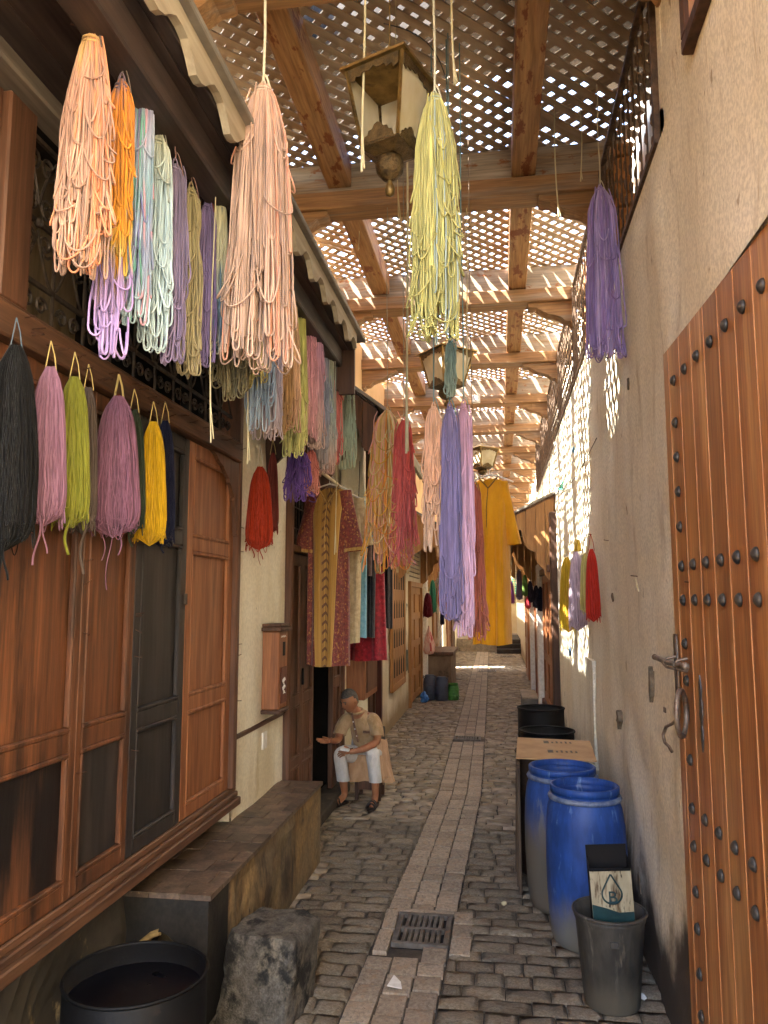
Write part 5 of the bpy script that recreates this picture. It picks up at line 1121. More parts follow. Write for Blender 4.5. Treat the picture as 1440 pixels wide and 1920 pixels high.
# burgundy brocade with gold centre: colour by place on the cloth
def brocade():
    m = mat('burgundy_gold_brocade', hx('#7E3428'), hx('#5C2320'), (40, 40, 40), .6, bump=.7, bsc=(26, 26, 8), spec=.35, sheen=.2, stain=(hx('#A8743C'), (60, 60, 45), .54, .62), dist=.016)
    n = m.node_tree.nodes; l = m.node_tree.links; b = n['Principled BSDF']; old = b.inputs['Base Color'].links[0].from_socket
    tc = n.new('ShaderNodeTexCoord'); sp = n.new('ShaderNodeSeparateXYZ'); l.new(tc.outputs['Object'], sp.inputs[0])
    ab = n.new('ShaderNodeMath'); ab.operation = 'ABSOLUTE'; l.new(sp.outputs[0], ab.inputs[0])
    # panel narrows slightly towards the hem
    wd = n.new('ShaderNodeMath'); wd.operation = 'MULTIPLY_ADD'; l.new(sp.outputs[2], wd.inputs[0]); wd.inputs[1].default_value = .045; wd.inputs[2].default_value = .145
    dv = n.new('ShaderNodeMath'); dv.operation = 'DIVIDE'; l.new(ab.outputs[0], dv.inputs[0]); l.new(wd.outputs[0], dv.inputs[1])
    cr = n.new('ShaderNodeValToRGB'); cr.color_ramp.interpolation = 'CONSTANT'; e = cr.color_ramp.elements
    G, D, B_ = hx('#A87C34'), hx('#6E5220'), hx('#7E3428')
    stops = [(0, D), (.03, G), (.10, hx('#8C6428')), (.26, G), (.28, D), (.31, G), (.62, D), (.64, G), (.92, hx('#C09A50')), (.96, hx('#5C2320')), (1.0, hx('#5C2320'))]
    e[0].position = 0; e[0].color = (*D, 1); e[1].position = .03; e[1].color = (*G, 1)
    for ps, c in stops[2:]:
        x = e.new(ps); x.color = (*c, 1)
    l.new(dv.outputs[0], cr.inputs[0])
    # embroidered chevrons down the middle
    wv = n.new('ShaderNodeMath'); wv.operation = 'MULTIPLY_ADD'; l.new(ab.outputs[0], wv.inputs[0]); wv.inputs[1].default_value = 1.4; l.new(sp.outputs[2], wv.inputs[2])
    sn = n.new('ShaderNodeMath'); sn.operation = 'SINE'; m2 = n.new('ShaderNodeMath'); m2.operation = 'MULTIPLY'; m2.inputs[1].default_value = 85; l.new(wv.outputs[0], m2.inputs[0]); l.new(m2.outputs[0], sn.inputs[0])
    gt = n.new('ShaderNodeMath'); gt.operation = 'GREATER_THAN'; gt.inputs[1].default_value = .45; l.new(sn.outputs[0], gt.inputs[0])
    lt = n.new('ShaderNodeMath'); lt.operation = 'LESS_THAN'; lt.inputs[1].default_value = .24; l.new(dv.outputs[0], lt.inputs[0])
    an = n.new('ShaderNodeMath'); an.operation = 'MULTIPLY'; l.new(gt.outputs[0], an.inputs[0]); l.new(lt.outputs[0], an.inputs[1])
    mx0 = n.new('ShaderNodeMix'); mx0.data_type = 'RGBA'; l.new(an.outputs[0], mx0.inputs[0]); l.new(cr.outputs[0], mx0.inputs[6]); mx0.inputs[7].default_value = (*hx('#5E3A1C'), 1)
    ins = n.new('ShaderNodeMath'); ins.operation = 'LESS_THAN'; ins.inputs[1].default_value = 1.0; l.new(dv.outputs[0], ins.inputs[0])
    mx = n.new('ShaderNodeMix'); mx.data_type = 'RGBA'; l.new(ins.outputs[0], mx.inputs[0]); l.new(old, mx.inputs[6]); l.new(mx0.outputs[2], mx.inputs[7])
    l.new(mx.outputs[2], b.inputs['Base Color']); return m
m_bur = mat('burgundy_brocade', hx('#7E3428'), hx('#5C2320'), (40, 40, 40), .6, bump=.7, bsc=(26, 26, 8), spec=.35, sheen=.2, stain=(hx('#A8743C'), (60, 60, 45), .54, .62), dist=.016)
m_goldtrim = cloth_mat('gold_trim', hx('#C09A58'), hx('#8E6A34'))
p = at(618, 910, Y=6.45)
garment('burgundy_robe', 'long burgundy brocade robe with an embroidered gold centre panel', p.x, p.y, p.z, at(620, 1248, Y=6.45).z, .35, .37, .08, brocade(), R(-8), 3, .024, 3, (.50, .17, .17), m_bur, .10, m_goldtrim, cuff=m_goldtrim, vdepth=.16, hanger=True)
p = at(918, 893, Y=6.4)
m_must = cloth_mat('mustard_cloth', hx('#E0A01E'), hx('#CE8E14'), (6, 6, 3))
garment('mustard_robe', 'plain mustard yellow robe hanging alone above the middle of the alley', p.x, p.y, p.z, at(918, 1208, Y=6.4).z, .30, .31, .085, m_must, R(-14), 3, .034, 5, (.50, .11, .16), None, .085, cloth_mat('brown_cord_trim', hx('#8A6420'), hx('#6E4E18')), vdepth=.10, hanger=True)
GV = 'garments hung on the rail behind the burgundy robe'
m_vel = mat('red_velvet', hx('#A81E2C'), hx('#74101C'), (26, 26, 26), .7, bump=.2, sheen=.5, spec=.2, stain=(hx('#C8485A'), (40, 40, 30), .6, .68))
for (px, yt, yb_, Y, w_, hem, m, lab, sl, hg) in (
    (640, 925, 1205, 6.75, .40, .36, cloth_mat('cream_cloth', hx('#C9B48C'), hx('#AE9870')), 'cream robe directly behind the burgundy one on the rail', (.40, .14, .16), True),
    (652, 930, 1195, 6.95, .38, .38, cloth_mat('pale_blue_cloth', hx('#86B6C4'), hx('#6FA2B2')), 'light blue robe on the rail between cream and grey ones', (.36, .14, .12), True),
    (664, 935, 1080, 7.15, .36, .36, cloth_mat('brown_cloth', hx('#5A4038'), hx('#46302A')), 'short dark brown garment on the rail', (.34, .12, .12), True),
    (672, 940, 1195, 7.3, .36, .34, cloth_mat('charcoal_cloth', hx('#302C2E'), hx('#241F22')), 'charcoal trousers hung under the dark brown garment', None, False),
    (682, 942, 1075, 7.45, .34, .36, cloth_mat('beige_cloth', hx('#AC9878'), hx('#907C5E')), 'grey beige tunic near the rail end', (.40, .13, .12), True),
    (682, 1050, 1238, 7.6, .42, .48, m_vel, 'crimson velvet skirt with a curled hem hanging below the tunic', None, False),
    (722, 985, 1178, 8.0, .16, .15, cloth_mat('black_cloth', hx('#221C20'), hx('#18141A')), 'narrow black garment at the far end of the rail', None, False)):
    p = at(px, yt, Y=Y); garment('hung_garment', lab, p.x, p.y, p.z, at(px, yb_, Y=Y).z, w_, hem, .05, m, R(-6), 3, .024, int(px + Y * 10), sl, None, .08, None, GV, vdepth=.06, hanger=hg)
t = thing('clothes_rail', 'pale wooden pole hung as a clothes rail from the sloping canopy', 'clothes rail', tuple(at(650, 918, X=-1.35)))
b = MB(); a_, c_ = at(600, 893, Y=6.2), at(692, 948, Y=8.0); c_.z = a_.z; c_.x = a_.x; zr = a_.z + .045; xr = a_.x
b.tube([(xr, 6.15, zr), (xr, 7.1, zr - .01), (xr, 8.1, zr)], .016, 8); part('pole', b, mat('pale_pole', hx('#D8C4A0'), hx('#BFA67E'), WOODY, .6), t, smooth=True)
for y in (6.2, 8.05):
    b = MB(); b.tube([(xr, y, zr - .02), (xr - .01, y, zr - .0), (xr, y, zr + .3), (xr + .0, y, 3.50)], .004, 5); part('hook', b, m_iron, t)

# ------------------------------------------------------------------ barrels and drums on the right
m_blue = mat('scuffed_blue_plastic', hx('#23488C'), hx('#1B3A74'), (4, 4, 3), .5, bump=.12, spec=.35, stain=(hx('#5E7092'), (7, 7, 3), .60, .74), zst=(hx('#6C6A62'), .06, .40, .6), fine=((30, 30, 8), .3), streak=[((24, 24, 5), .60, .72, hx('#6078A0')), ((14, 14, 3), .64, .72, hx('#1A2440'))], c3=hx('#2C5596'))
m_blue2 = mat('faded_blue_plastic', hx('#23488C'), hx('#27447A'), (4, 4, 3), .55, bump=.1, zst=(hx('#5E584E'), .42, .72, .5), fine=((30, 30, 8), .3), stain=(hx('#6A6E78'), (8, 8, 2), .58, .7))
def barrel(x, y, r, h, m, label, rim=True, z0=.0):
    t = thing('plastic_barrel', label, 'barrel', (x, y, z0), 'blue plastic barrels on the right')
    mb = MB(); pr = [(.0001, .012), (r * .80, .0), (r * .86, .012), (r * .91, .05), (r * .965, h * .18), (r, h * .38), (r, h * .60), (r * .975, h * .75), (r * .92, h * .86), (r * .86, h * .905), (r * .835, h * .92), (r * .83, h * .955), (r * .80, h * .955), (r * .80, h * .92), (r * .86, h * .7), (r * .9, h * .35), (r * .85, h * .3), (.0001, h * .3)]
    mb.lathe(pr, (x, y, z0), 48, wob=lambda a, z: .006 * math.sin(3 * a + z * 5)); part('body', mb, m, t, smooth=True)
    mb = MB(); mb.lathe([(r * .832, h * .955), (r * .865, h * .956), (r * .868, h * .995), (r * .845, h * 1.0), (r * .80, h * 1.0), (r * .796, h * .956)], (x, y, z0), 40); part('mouth_rim', mb, m_blue, t, smooth=True)
    mb = MB(); mb.lathe([(r * .84, h * .908), (r * .905, h * .91), (r * .925, h * .925), (r * .90, h * .938), (r * .84, h * .94)], (x, y, z0), 40); part('clamp_ring', mb, mat('grey_band', hx('#7A8290'), hx('#4A5878'), (20, 20, 20), .5, bump=.1), t, smooth=True)
    mb = MB(); mb.lathe([(r * .78, h * .82), (.0001, h * .82)], (x, y, z0), 30); part('liquid', mb, mat('murky_liquid', hx('#2E3A40'), hx('#20282C'), (5, 5, 5), .15, bump=.03), t)
    return t
barrel(.49, 4.93, .236, .90, m_blue, 'big scuffed blue barrel with open mouth, nearest on the right')
barrel(.40, 5.46, .256, .90, m_blue2, 'faded blue barrel turned grey below, behind the nearest barrel')
m_drum = mat('black_steel', hx('#0D0C0C'), hx('#090808'), (8, 8, 8), .6, metal=.0, bump=.2, spec=.2, stain=(hx('#2A201A'), (6, 6, 4), .58, .7))
m_rustd = mat('rusty_steel', hx('#5A4636'), hx('#3E3026'), (6, 6, 5), .7, metal=.3, bump=.3, stain=(hx('#7A5A3C'), (5, 5, 3), .55, .7))
def drum(x, y, r, h, m, label, z0=0., ribs=(.33, .66), name='steel_drum', cat='drum', group='steel drums along the right wall', fill=.8):
    t = thing(name, label, cat, (x, y, z0), group)
    pr = [(.0001, 0), (r * .97, 0), (r, .012)]
    for q in ribs: pr += [(r, h * q - .02), (r * 1.03, h * q), (r, h * q + .02)]
    pr += [(r, h - .01), (r * .97, h - .008), (r * .965, h * fill), (.0001, h * fill)]
    mb = MB(); mb.lathe(pr, (x, y, z0), 40, wob=lambda a, z: .008 * math.sin(4 * a + z * 7)); bd = part('body', mb, m, t, smooth=True)
    mb = MB(); k = np.linspace(0, 2 * np.pi, 41); mb.tubes(np.stack([x + r * np.cos(k), y + r * np.sin(k), np.full(41, z0 + h)], -1)[None], .010, 6); part('rim', mb, m, bd, smooth=True, rec=False)
    return t
drum(.345, 6.15, .24, .86, m_rustd, 'rust brown steel drum under the cardboard sheet')
drum(.42, 7.5, .25, .80, m_drum, 'black steel drum with shiny rim past the cardboard')
drum(.43, 8.75, .25, .84, m_drum, 'black steel drum farthest back before the tiled bench')
t = thing('cardboard_sheet', 'flattened brown cardboard sheet with printed marks lying over a drum', 'cardboard', (.4, 6.1, .88))
b = MB(); b.prism([(.10, 5.75), (.66, 5.72), (.70, 6.52), (.13, 6.60)], 2, .876, .884); m_card = mat('brown_cardboard', hx('#BE9A6C'), hx('#A8845A'), (5, 5, 5), .8, bump=.15, bsc=(8, 90, 8)); part('sheet', b, m_card, t)
m_ink = mat('grey_ink', hx('#6E6250'), hx('#5A4E40'), (20, 20, 20), .8, bump=0)
b = MB()
for (x, y) in ((.33, 6.36), (.34, 5.98)):
    b.box((x, y, .8845), (x + .04, y + .10, .8855)); b.box((x + .008, y + .02, .8858), (x + .032, y + .08, .8862))
    for k in range(5): b.box((x + .06 + .035 * k, y + .01, .8845), (x + .075 + .035 * k, y + .07 + .02 * (k % 2), .8855))
part('print', b, m_ink, t)
m_crate = mat('old_crate_wood', hx('#5E4C38'), hx('#42352A'), WOODSC, .8, bump=.25)
t = thing('plank_boards', 'old brown boards leaning beside the drums in the alley', 'boards', (.13, 5.9, 0))
for k, (x, y, h_) in enumerate(((.100, 5.60, .84), (.095, 5.75, .80), (.102, 5.90, .83), (.096, 6.05, .79))):
    b = MB(); b.box((x, y, 0), (x + .022, y + .142, h_), .003, rot=Matrix.Rotation(R(.4 * k), 4, 'Y')); part('board', b, m_crate, t)
# bucket with the tin can
m_buck = mat('dirty_bucket', hx('#46423A'), hx('#2E2A26'), (6, 6, 3), .6, bump=.2, zst=(hx('#565044'), .02, .2, .3), fine=((40, 40, 10), .35), streak=((16, 16, 3), .58, .7, hx('#6A6456')))
BK = thing('bucket', 'dirty grey plastic bucket standing by the wall in front of the barrel', 'bucket', (.52, 4.22, 0))
mb = MB(); mb.lathe([(.0001, .004), (.125, 0), (.135, .012), (.168, .40), (.176, .42), (.176, .445), (.165, .45), (.155, .40), (.13, .06), (.0001, .06)], (.525, 4.22, 0), 40, wob=lambda a, z: .012 * math.sin(2 * a + 1) * z * 2); part('body', mb, m_buck, BK, smooth=True)
mb = MB(); k = np.linspace(0, 2 * np.pi, 41); mb.tubes(np.stack([.525 + .178 * np.cos(k) * 1.005, 4.22 + .178 * np.sin(k), np.full(41, .445) + .0], -1)[None], .008, 6); part('rim', mb, m_buck, BK, smooth=True, rec=False)
mb = MB(); mb.box((.50, 4.045, .33), (.545, 4.058, .36), .003); part('handle_lug', mb, m_buck, BK)
CAN = thing('tin_can', 'battered rectangular tin with a drop mark standing in the bucket', 'tin can', (.53, 4.22, .2))
cx_, cy_ = .545, 4.20
rot = Matrix.Rotation(R(-4), 4, 'Y') @ Matrix.Rotation(R(7), 4, 'X')
m_tin = mat('stained_tin', hx('#B0A68A'), hx('#94896C'), (9, 9, 3), .5, metal=.15, bump=.2, streak=[((22, 22, 3), .50, .62, hx('#5E4C36')), ((40, 40, 12), .6, .68, hx('#3E3428'))])
m_teal = mat('teal_print', hx('#1C3C3E'), hx('#142C2E'), (12, 12, 12), .5, bump=.05)
def canbox(lo, hi, m, nm, ch=.0):
    b = MB(); b.box(lo, hi, ch, rot=rot, piv=(cx_, cy_, .30)); part(nm, b, m, CAN)
hw, hd = .10, .055
canbox((cx_ - hw, cy_ - hd, .16), (cx_ + hw, cy_ - hd + .004, .69), m_tin, 'front_side'); canbox((cx_ - hw, cy_ + hd - .004, .16), (cx_ + hw, cy_ + hd, .77), m_dark, 'back_side')
canbox((cx_ - hw, cy_ - hd + .0042, .16), (cx_ - hw + .004, cy_ + hd - .0042, .72), m_drum, 'side'); canbox((cx_ + hw - .004, cy_ - hd + .0042, .16), (cx_ + hw, cy_ + hd - .0042, .72), m_drum, 'side')
canbox((cx_ - hw, cy_ - hd - .004, .684), (cx_ + hw, cy_ - hd + .008, .696), m_drum, 'lip', .003)
b = MB(); b.prism([(cx_ - hw + .001, .30), (cx_ + hw - .001, .30), (cx_ + hw - .001, .482), (cx_ + .03, .478), (cx_ - .03, .50), (cx_ - hw + .001, .52)], 1, cy_ - hd - .0025, cy_ - hd - .0002)
for V in b.v: V[:] = (V - np.array([cx_, cy_, .30])) @ np.array(rot.to_3x3()).T + np.array([cx_, cy_, .30])
part('teal_band', b, m_teal, CAN)
b = MB(); zc = .575; yy = cy_ - hd - .002
drop = [(.0, .095)] + [(.048 * math.sin(a), -.005 - .048 * math.cos(a)) for a in np.linspace(math.pi * .66, -math.pi * .66, 19)] + [(.0, .095)]
b.tubes(np.array([[(cx_ + u, yy, zc + v) for u, v in drop]]), .0045, 5)
for V in b.v: V[:] = (V - np.array([cx_, cy_, .30])) @ np.array(rot.to_3x3()).T + np.array([cx_, cy_, .30])
part('drop_mark', b, m_teal, CAN, rec=False)
fc = bpy.data.curves.new('letter', 'FONT'); fc.body = 'B'; fc.size = .085; fc.extrude = .001; fc.align_x = 'CENTER'; fo = bpy.data.objects.new('letter', fc); COL.objects.link(fo); fc.materials.append(m_teal); fo.parent = CAN
lp = Vector((cx_ + .002, yy - .002, zc - .048)); lp = (rot.to_3x3() @ (lp - Vector((cx_, cy_, .30)))) + Vector((cx_, cy_, .30)); fo.location = lp - Vector((.53, 4.22, .2)); fo.rotation_euler = (rot.to_3x3() @ Matrix.Rotation(R(90), 3, 'X')).to_euler()
dg_ = bpy.context.evaluated_depsgraph_get(); dg_.update(); lm = bpy.data.meshes.new_from_object(fo.evaluated_get(dg_)); lo = bpy.data.objects.new('letter', lm); COL.objects.link(lo); lo.parent = CAN; lo.location = fo.location; lo.rotation_euler = fo.rotation_euler; bpy.data.objects.remove(fo)
lo.name = 'letter'
# litter
def crumple(name, x, y, z, s, m, label, cat, seed, n=7):
    r_ = np.random.default_rng(seed); mb = MB(); mb.ball((x, y, z + s * .45), s, 10, 7, (1, 1, .5)); mb.v[0] += r_.normal(0, s * .16, mb.v[0].shape); mb.v[0][:, 2] = np.maximum(mb.v[0][:, 2], z + .001); return solo(name, mb, m, label, cat, (x, y, z))
p = at(1212, 1878, Z=0); crumple('paper_scrap', p.x - .02, p.y, .012, .022, m_white, 'crumpled white paper scrap at the wall foot by the bucket', 'litter', 3)
p = at(738, 1850, Z=0)
b = MB(); b.prism([(p.x - .03, p.y - .03), (p.x + .05, p.y - .05), (p.x + .035, p.y + .02), (p.x - .01, p.y + .09)], 2, .014, .018); solo('paper_scrap', b, m_white, 'torn white paper stuck on the paving near the grate', 'litter', (p.x, p.y, .014))
p = at(945, 1700, Z=0); crumple('paper_scrap', p.x, p.y, .01, .02, mat('cream_scrap', hx('#C8BC98'), hx('#A89C78')), 'cream crumpled scrap on the cobbles left of the barrel', 'litter', 8)

# ------------------------------------------------------------------ foreground left: cauldron drum and rough block
CD = thing('dye_drum', 'big black open drum of dark dye at the lower left', 'drum', (-1.40, 2.95, 0))
mb = MB(); r_ = .265; mb.lathe([(.0001, 0), (r_ * .95, 0), (r_, .02), (r_, .58), (r_ * .975, .585), (r_ * .97, .50), (.0001, .50)], (-1.40, 2.95, 0), 48, wob=lambda a, z: .01 * math.sin(3 * a + .5)); part('body', mb, m_drum, CD, smooth=True)
k = np.linspace(0, 2 * np.pi, 61); wv = 1 + .01 * np.sin(3 * k + .5); mb = MB(); mb.tubes(np.stack([-1.40 + r_ * wv * np.cos(k), 2.95 + r_ * wv * np.sin(k), np.full(61, .587)], -1)[None], .007, 6); part('rim', mb, m_drum, CD, smooth=True, rec=False)
mb = MB(); mb.lathe([(r_ * .955, .515), (.0001, .515)], (-1.40, 2.95, 0), 40); part('dye', mb, mat('black_dye', hx('#0C0B0F'), hx('#08070B'), (4, 4, 4), .3, bump=.04, spec=.5), CD)
m_rock = mat('rough_block', hx('#6E675C'), hx('#484239'), (6, 6, 6), .85, bump=.9, bsc=(24, 24, 24), fine=((40, 40, 40), .4), stain=(hx('#25221E'), (3, 3, 3), .47, .62), dist=.02, c3=hx('#857A68'))
r2 = np.random.default_rng(4); nn = 14
mb = MB(); P = []
bm = bmesh.new(); bmesh.ops.create_cube(bm, size=1); bmesh.ops.subdivide_edges(bm, edges=bm.edges[:], cuts=17, use_grid_fill=True)
import mathutils
for v in bm.verts:
    c = v.co.copy(); k_ = 1.0 / max(1e-6, (abs(c.x * 2) ** 16 + abs(c.y * 2) ** 16 + abs(c.z * 2) ** 16) ** (1 / 16)); c = c * min(1.0, k_ * 1.0)
    nz_ = mathutils.noise.noise_vector(c * 2.3 + Vector((3, 1, 7))) * .045 + mathutils.noise.noise_vector(c * 8) * .022 + mathutils.noise.noise_vector(c * 19) * .012
    v.co = c + nz_
me = bpy.data.meshes.new('stone_block'); bm.to_mesh(me); bm.free(); me.materials.append(m_rock)
for p_ in me.polygons: p_.use_smooth = True
o = bpy.data.objects.new('stone_block', me); COL.objects.link(o); o.location = (-1.16, 3.95, .16); o.scale = (.36, .44, .46); o.rotation_euler = (R(-5), R(4), R(-4)); o['label'] = 'rough grey stone block in front of the tiled bench'; o['category'] = 'stone block'

# ------------------------------------------------------------------ far left: plastic drums, bags
m_slate = mat('slate_plastic', hx('#4E5462'), hx('#3A404C'), (6, 6, 4), .5, bump=.1, stain=(hx('#7A7C80'), (6, 6, 4), .6, .72))
m_grn = mat('green_plastic', hx('#4E8A3E'), hx('#3A6E30'), (8, 8, 6), .55, bump=.1, stain=(hx('#7AA86A'), (9, 9, 5), .55, .68))
def can_(px, yb_, r, h, m, lab, lid=True):
    p = at(px, yb_, Z=0); t = thing('plastic_drum', lab, 'plastic drum', (p.x, p.y, 0), 'plastic drums before the counter')
    mb = MB(); pr = [(.0001, 0), (r * .93, 0), (r, .03), (r, h * .7), (r * .93, h * .84), (r * .72, h * .93)]; pr += [(r * .72, h), (r * .62, h), (.0001, h * .985)] if lid else [(r * .9, h), (r * .85, h), (r * .8, h * .5), (.0001, h * .5)]
    mb.lathe(pr, (p.x, p.y, 0), 28); part('body', mb, m, t, smooth=True)
    for zz in (.28, .62):
        mb = MB(); k = np.linspace(0, 2 * np.pi, 29); mb.tubes(np.stack([p.x + r * np.cos(k), p.y + r * np.sin(k), np.full(29, h * zz)], -1)[None], .012, 5); part('hoop', mb, m, t, smooth=True, rec=False)
    if lid:
        for sg in (-1, 1):
            mb = MB(); mb.tube([(p.x + sg * r * .7, p.y - .02, h * .93), (p.x + sg * r * .95, p.y - .03, h * .97), (p.x + sg * r * .95, p.y - .03, h * .86)], .014, 5); part('handle', mb, m, t)
can_(806, 1312, .135, .50, m_slate, 'slate plastic drum beside the blue bag'); can_(828, 1313, .135, .47, m_slate, 'slate plastic drum next to the green tub')
can_(850, 1312, .115, .33, m_grn, 'green plastic tub right of the slate drums', False)
p = at(796, 1316, Z=0); crumple('plastic_bag', p.x, p.y - .1, 0, .12, mat('blue_film', hx('#5A94D8'), hx('#3A6EB4'), (20, 20, 20), .4, bump=.3), 'crumpled light blue plastic bag beside the slate drums', 'bag', 5).scale = (.7, .7, 1.7)
p = at(804, 1165, X=-1.5)
b = MB(); b.lathe([(.01, .62), (.03, .52), (.07, .40), (.115, .22), (.12, .10), (.08, .02), (.001, 0)], (p.x, p.y, at(804, 1228, Y=p.y).z), 18, wob=lambda a, z: .15 * math.sin(5 * a + z * 6)); solo('string_bag', b, mat('red_white_bag', hx('#D8887E'), hx('#E8DCC8'), (60, 60, 3), .8, bump=.2, c3=hx('#B83A3E')), 'red and white bag hung on the post beyond the orange door', 'bag', (p.x, p.y, at(804, 1228, Y=p.y).z), smooth=True)
# small rags and strings on the right wall
def rag(px, py, X, m, lab, s=.03, seed=1):
    p = at(px, py, X=X); r_ = np.random.default_rng(seed); mb = MB(); P = [(p.x - abs(r_.normal(0, s * .5)), p.y + r_.normal(0, s * 1.4), p.z + r_.normal(0, s)) for _ in range(16)]
    Q = np.array(P); u = np.linspace(0, 15, 60); Q = np.stack([np.interp(u, range(16), Q[:, i]) for i in range(3)], -1); mb.tubes(Q[None], .006, 5); solo('rag_knot', mb, m, lab, 'rag', tuple(p), rec=False)
rag(1057, 913, .74, m_green, 'green knotted rag high on the dappled right wall', .04, 3); rag(1070, 1221, .75, mat('blue_rag', hx('#4A7AA0'), hx('#3A5E80')), 'blue knotted string below the hanging skeins', .025, 4); rag(1077, 841, .75, mat('blue_rag_pale', hx('#7AA0B4'), hx('#5E8094')), 'small pale blue knot on the sunlit right wall', .02, 5)
mb = MB(); 
for (a, b_) in ((1195, 1081), (1142, 1014), (1110, 1003), (1095, 1010), (1300, 1093)):
    p = at(a, b_, X=.775); mb.tube([(.78, p.y, p.z), (.735, p.y - .03, p.z + .004)], .003, 5)
solo('wall_nails', mb, m_rust, 'rusty nails driven into the right plaster wall', 'nails', tuple(at(1142, 1014, X=.775)), rec=False)
p = at(1196, 1085, X=.76); mb = MB(); mb.tube([(.75, p.y, p.z), (.755, p.y + .01, p.z - .03), (.76, p.y - .01, p.z - .07)], .004, 5); solo('cord_end', mb, m_cord, 'short frayed cord end on a nail in the right wall', 'cord', tuple(p), rec=False)
# wires along the right wall and between the beams
m_wire = mat('black_wire', hx('#2A2826'), hx('#1E1C1A'), rough=.6, bump=0)
q = np.linspace(0, 1, 30); mb = MB(); mb.tubes(np.stack([np.full(30, .765), 6 + 4.4 * q, 3.25 - .12 * np.sin(q * np.pi) + .2 * q], -1)[None], .0035, 5); solo('wall_cable', mb, m_wire, 'thin cable sagging along the dappled right wall', 'cable', (.765, 6, 3.25), rec=False)
mb = MB(); mb.tubes(np.stack([-.5 + .25 * np.sin(q * 3), 3.35 + q * 1.8, 4.75 + .5 * q + .1 * np.sin(q * 6)], -1)[None], .003, 5); solo('lamp_cable', mb, m_wire, 'thin dark cable looping up from the big lantern to the beam', 'cable', (-.5, 3.35, 4.75), rec=False)
# ------------------------------------------------------------------ the seated man
PX, PY = -1.42, 7.72          # midpoint of the feet
m_skin = mat('skin', hx('#A8724F'), hx('#925C3E'), (9, 9, 9), .5, bump=.1, spec=.35)
m_skin.node_tree.nodes['Principled BSDF'].inputs['Subsurface Weight'].default_value = .05
wcl = lambda n_, a, b_: mat(n_, hx(a), hx(b_), (14, 14, 7), .85, bump=.9, bsc=(34, 34, 16), spec=.2, sheen=.15, dist=.02)
m_shirt = wcl('beige_shirt', '#BC9C76', '#A08058'); m_trous = wcl('white_trousers', '#E2DCD4', '#C8C0B6'); m_apron = wcl('sand_cloth', '#C8A078', '#AE8660')
m_hair = mat('grey_hair', hx('#5E574F'), hx('#3C3731'), (60, 60, 60), .7, bump=.5, bsc=(200, 200, 200)); m_sandal = mat('dark_leather', hx('#2E211C'), hx('#1E1613'), (20, 20, 20), .55, bump=.2)
def skinmesh(joints, edges, root=0, sub=2):
    me = bpy.data.meshes.new('tmp'); me.from_pydata([j[:3] for j in joints], edges, []); o = bpy.data.objects.new('tmp', me); COL.objects.link(o)
    md = o.modifiers.new('s', 'SKIN'); md.use_smooth_shade = True
    for i, j in enumerate(joints):
        r_ = j[3]; me.skin_vertices[0].data[i].radius = (r_, r_) if not isinstance(r_, tuple) else r_
    for i in range(len(joints)): me.skin_vertices[0].data[i].use_root = (i == root)
    sb_ = o.modifiers.new('u', 'SUBSURF'); sb_.levels = sub; sb_.render_levels = sub
    dg = bpy.context.evaluated_depsgraph_get(); dg.update(); out = bpy.data.meshes.new_from_object(o.evaluated_get(dg)); bpy.data.objects.remove(o); return out
def to_part(name, me, m, parent, off):
    for p_ in me.polygons: p_.use_smooth = True
    me.materials.clear(); me.materials.append(m); o = bpy.data.objects.new(name, me); COL.objects.link(o); o.parent = parent; o.location = Vector(off) - wpos(parent); return o
def cutm(me, co, no, sel=None):
    b_ = bmesh.new(); b_.from_mesh(me); fs = [f for f in b_.faces if sel is None or sel(f.calc_center_median())]
    gg = list({e for f in fs for e in f.edges} | {v for f in fs for v in f.verts} | set(fs)); bmesh.ops.bisect_plane(b_, geom=gg, plane_co=co, plane_no=no, clear_outer=True); b_.to_mesh(me); b_.free()
MAN = thing('person', 'man in a beige shirt and white trousers sitting low by the open door', 'person', (PX, PY, 0))
B0 = (PX, PY, 0)
# x right in the picture, y away from the camera, z up
J = {}
def jt(n, x, y, z, r_): J[n] = (x, y, z, r_)
jt('pelvis', .05, .36, .43, .09); jt('spine', .045, .31, .58, .10); jt('chest', .02, .20, .76, .105); jt('neckb', -.02, .12, .875, .062); jt('neck', -.045, .075, .915, .052); jt('headb', -.065, .05, .945, .055)
jt('shL', .165, .17, .825, .046); jt('elL', .195, .06, .60, .045); jt('frL', .06, -.045, .545, .036); jt('wrL', -.03, -.08, .53, .027); jt('haL', -.07, -.095, .525, .03)
jt('shR', -.165, .15, .825, .046); jt('elR', -.205, .07, .615, .045); jt('frR', -.215, -.01, .615, .036); jt('wrR', -.235, -.06, .625, .027); jt('haR', -.255, -.09, .63, .03)
jt('hipL', .13, .33, .42, .07); jt('knL', .155, -.0, .49, .055); jt('clL', .175, .03, .30, .052); jt('anL', .18, .04, .085, .034); jt('ftL', .175, -.04, .045, .034); jt('toL', .165, -.14, .03, .032)
jt('hipR', -.03, .33, .42, .07); jt('knR', -.172, .02, .48, .055); jt('clR', -.155, .04, .29, .052); jt('anR', -.13, .05, .085, .034); jt('ftR', -.17, -.02, .045, .034); jt('toR', -.22, -.11, .03, .032)
ks = list(J); ix = {k: i for i, k in enumerate(ks)}
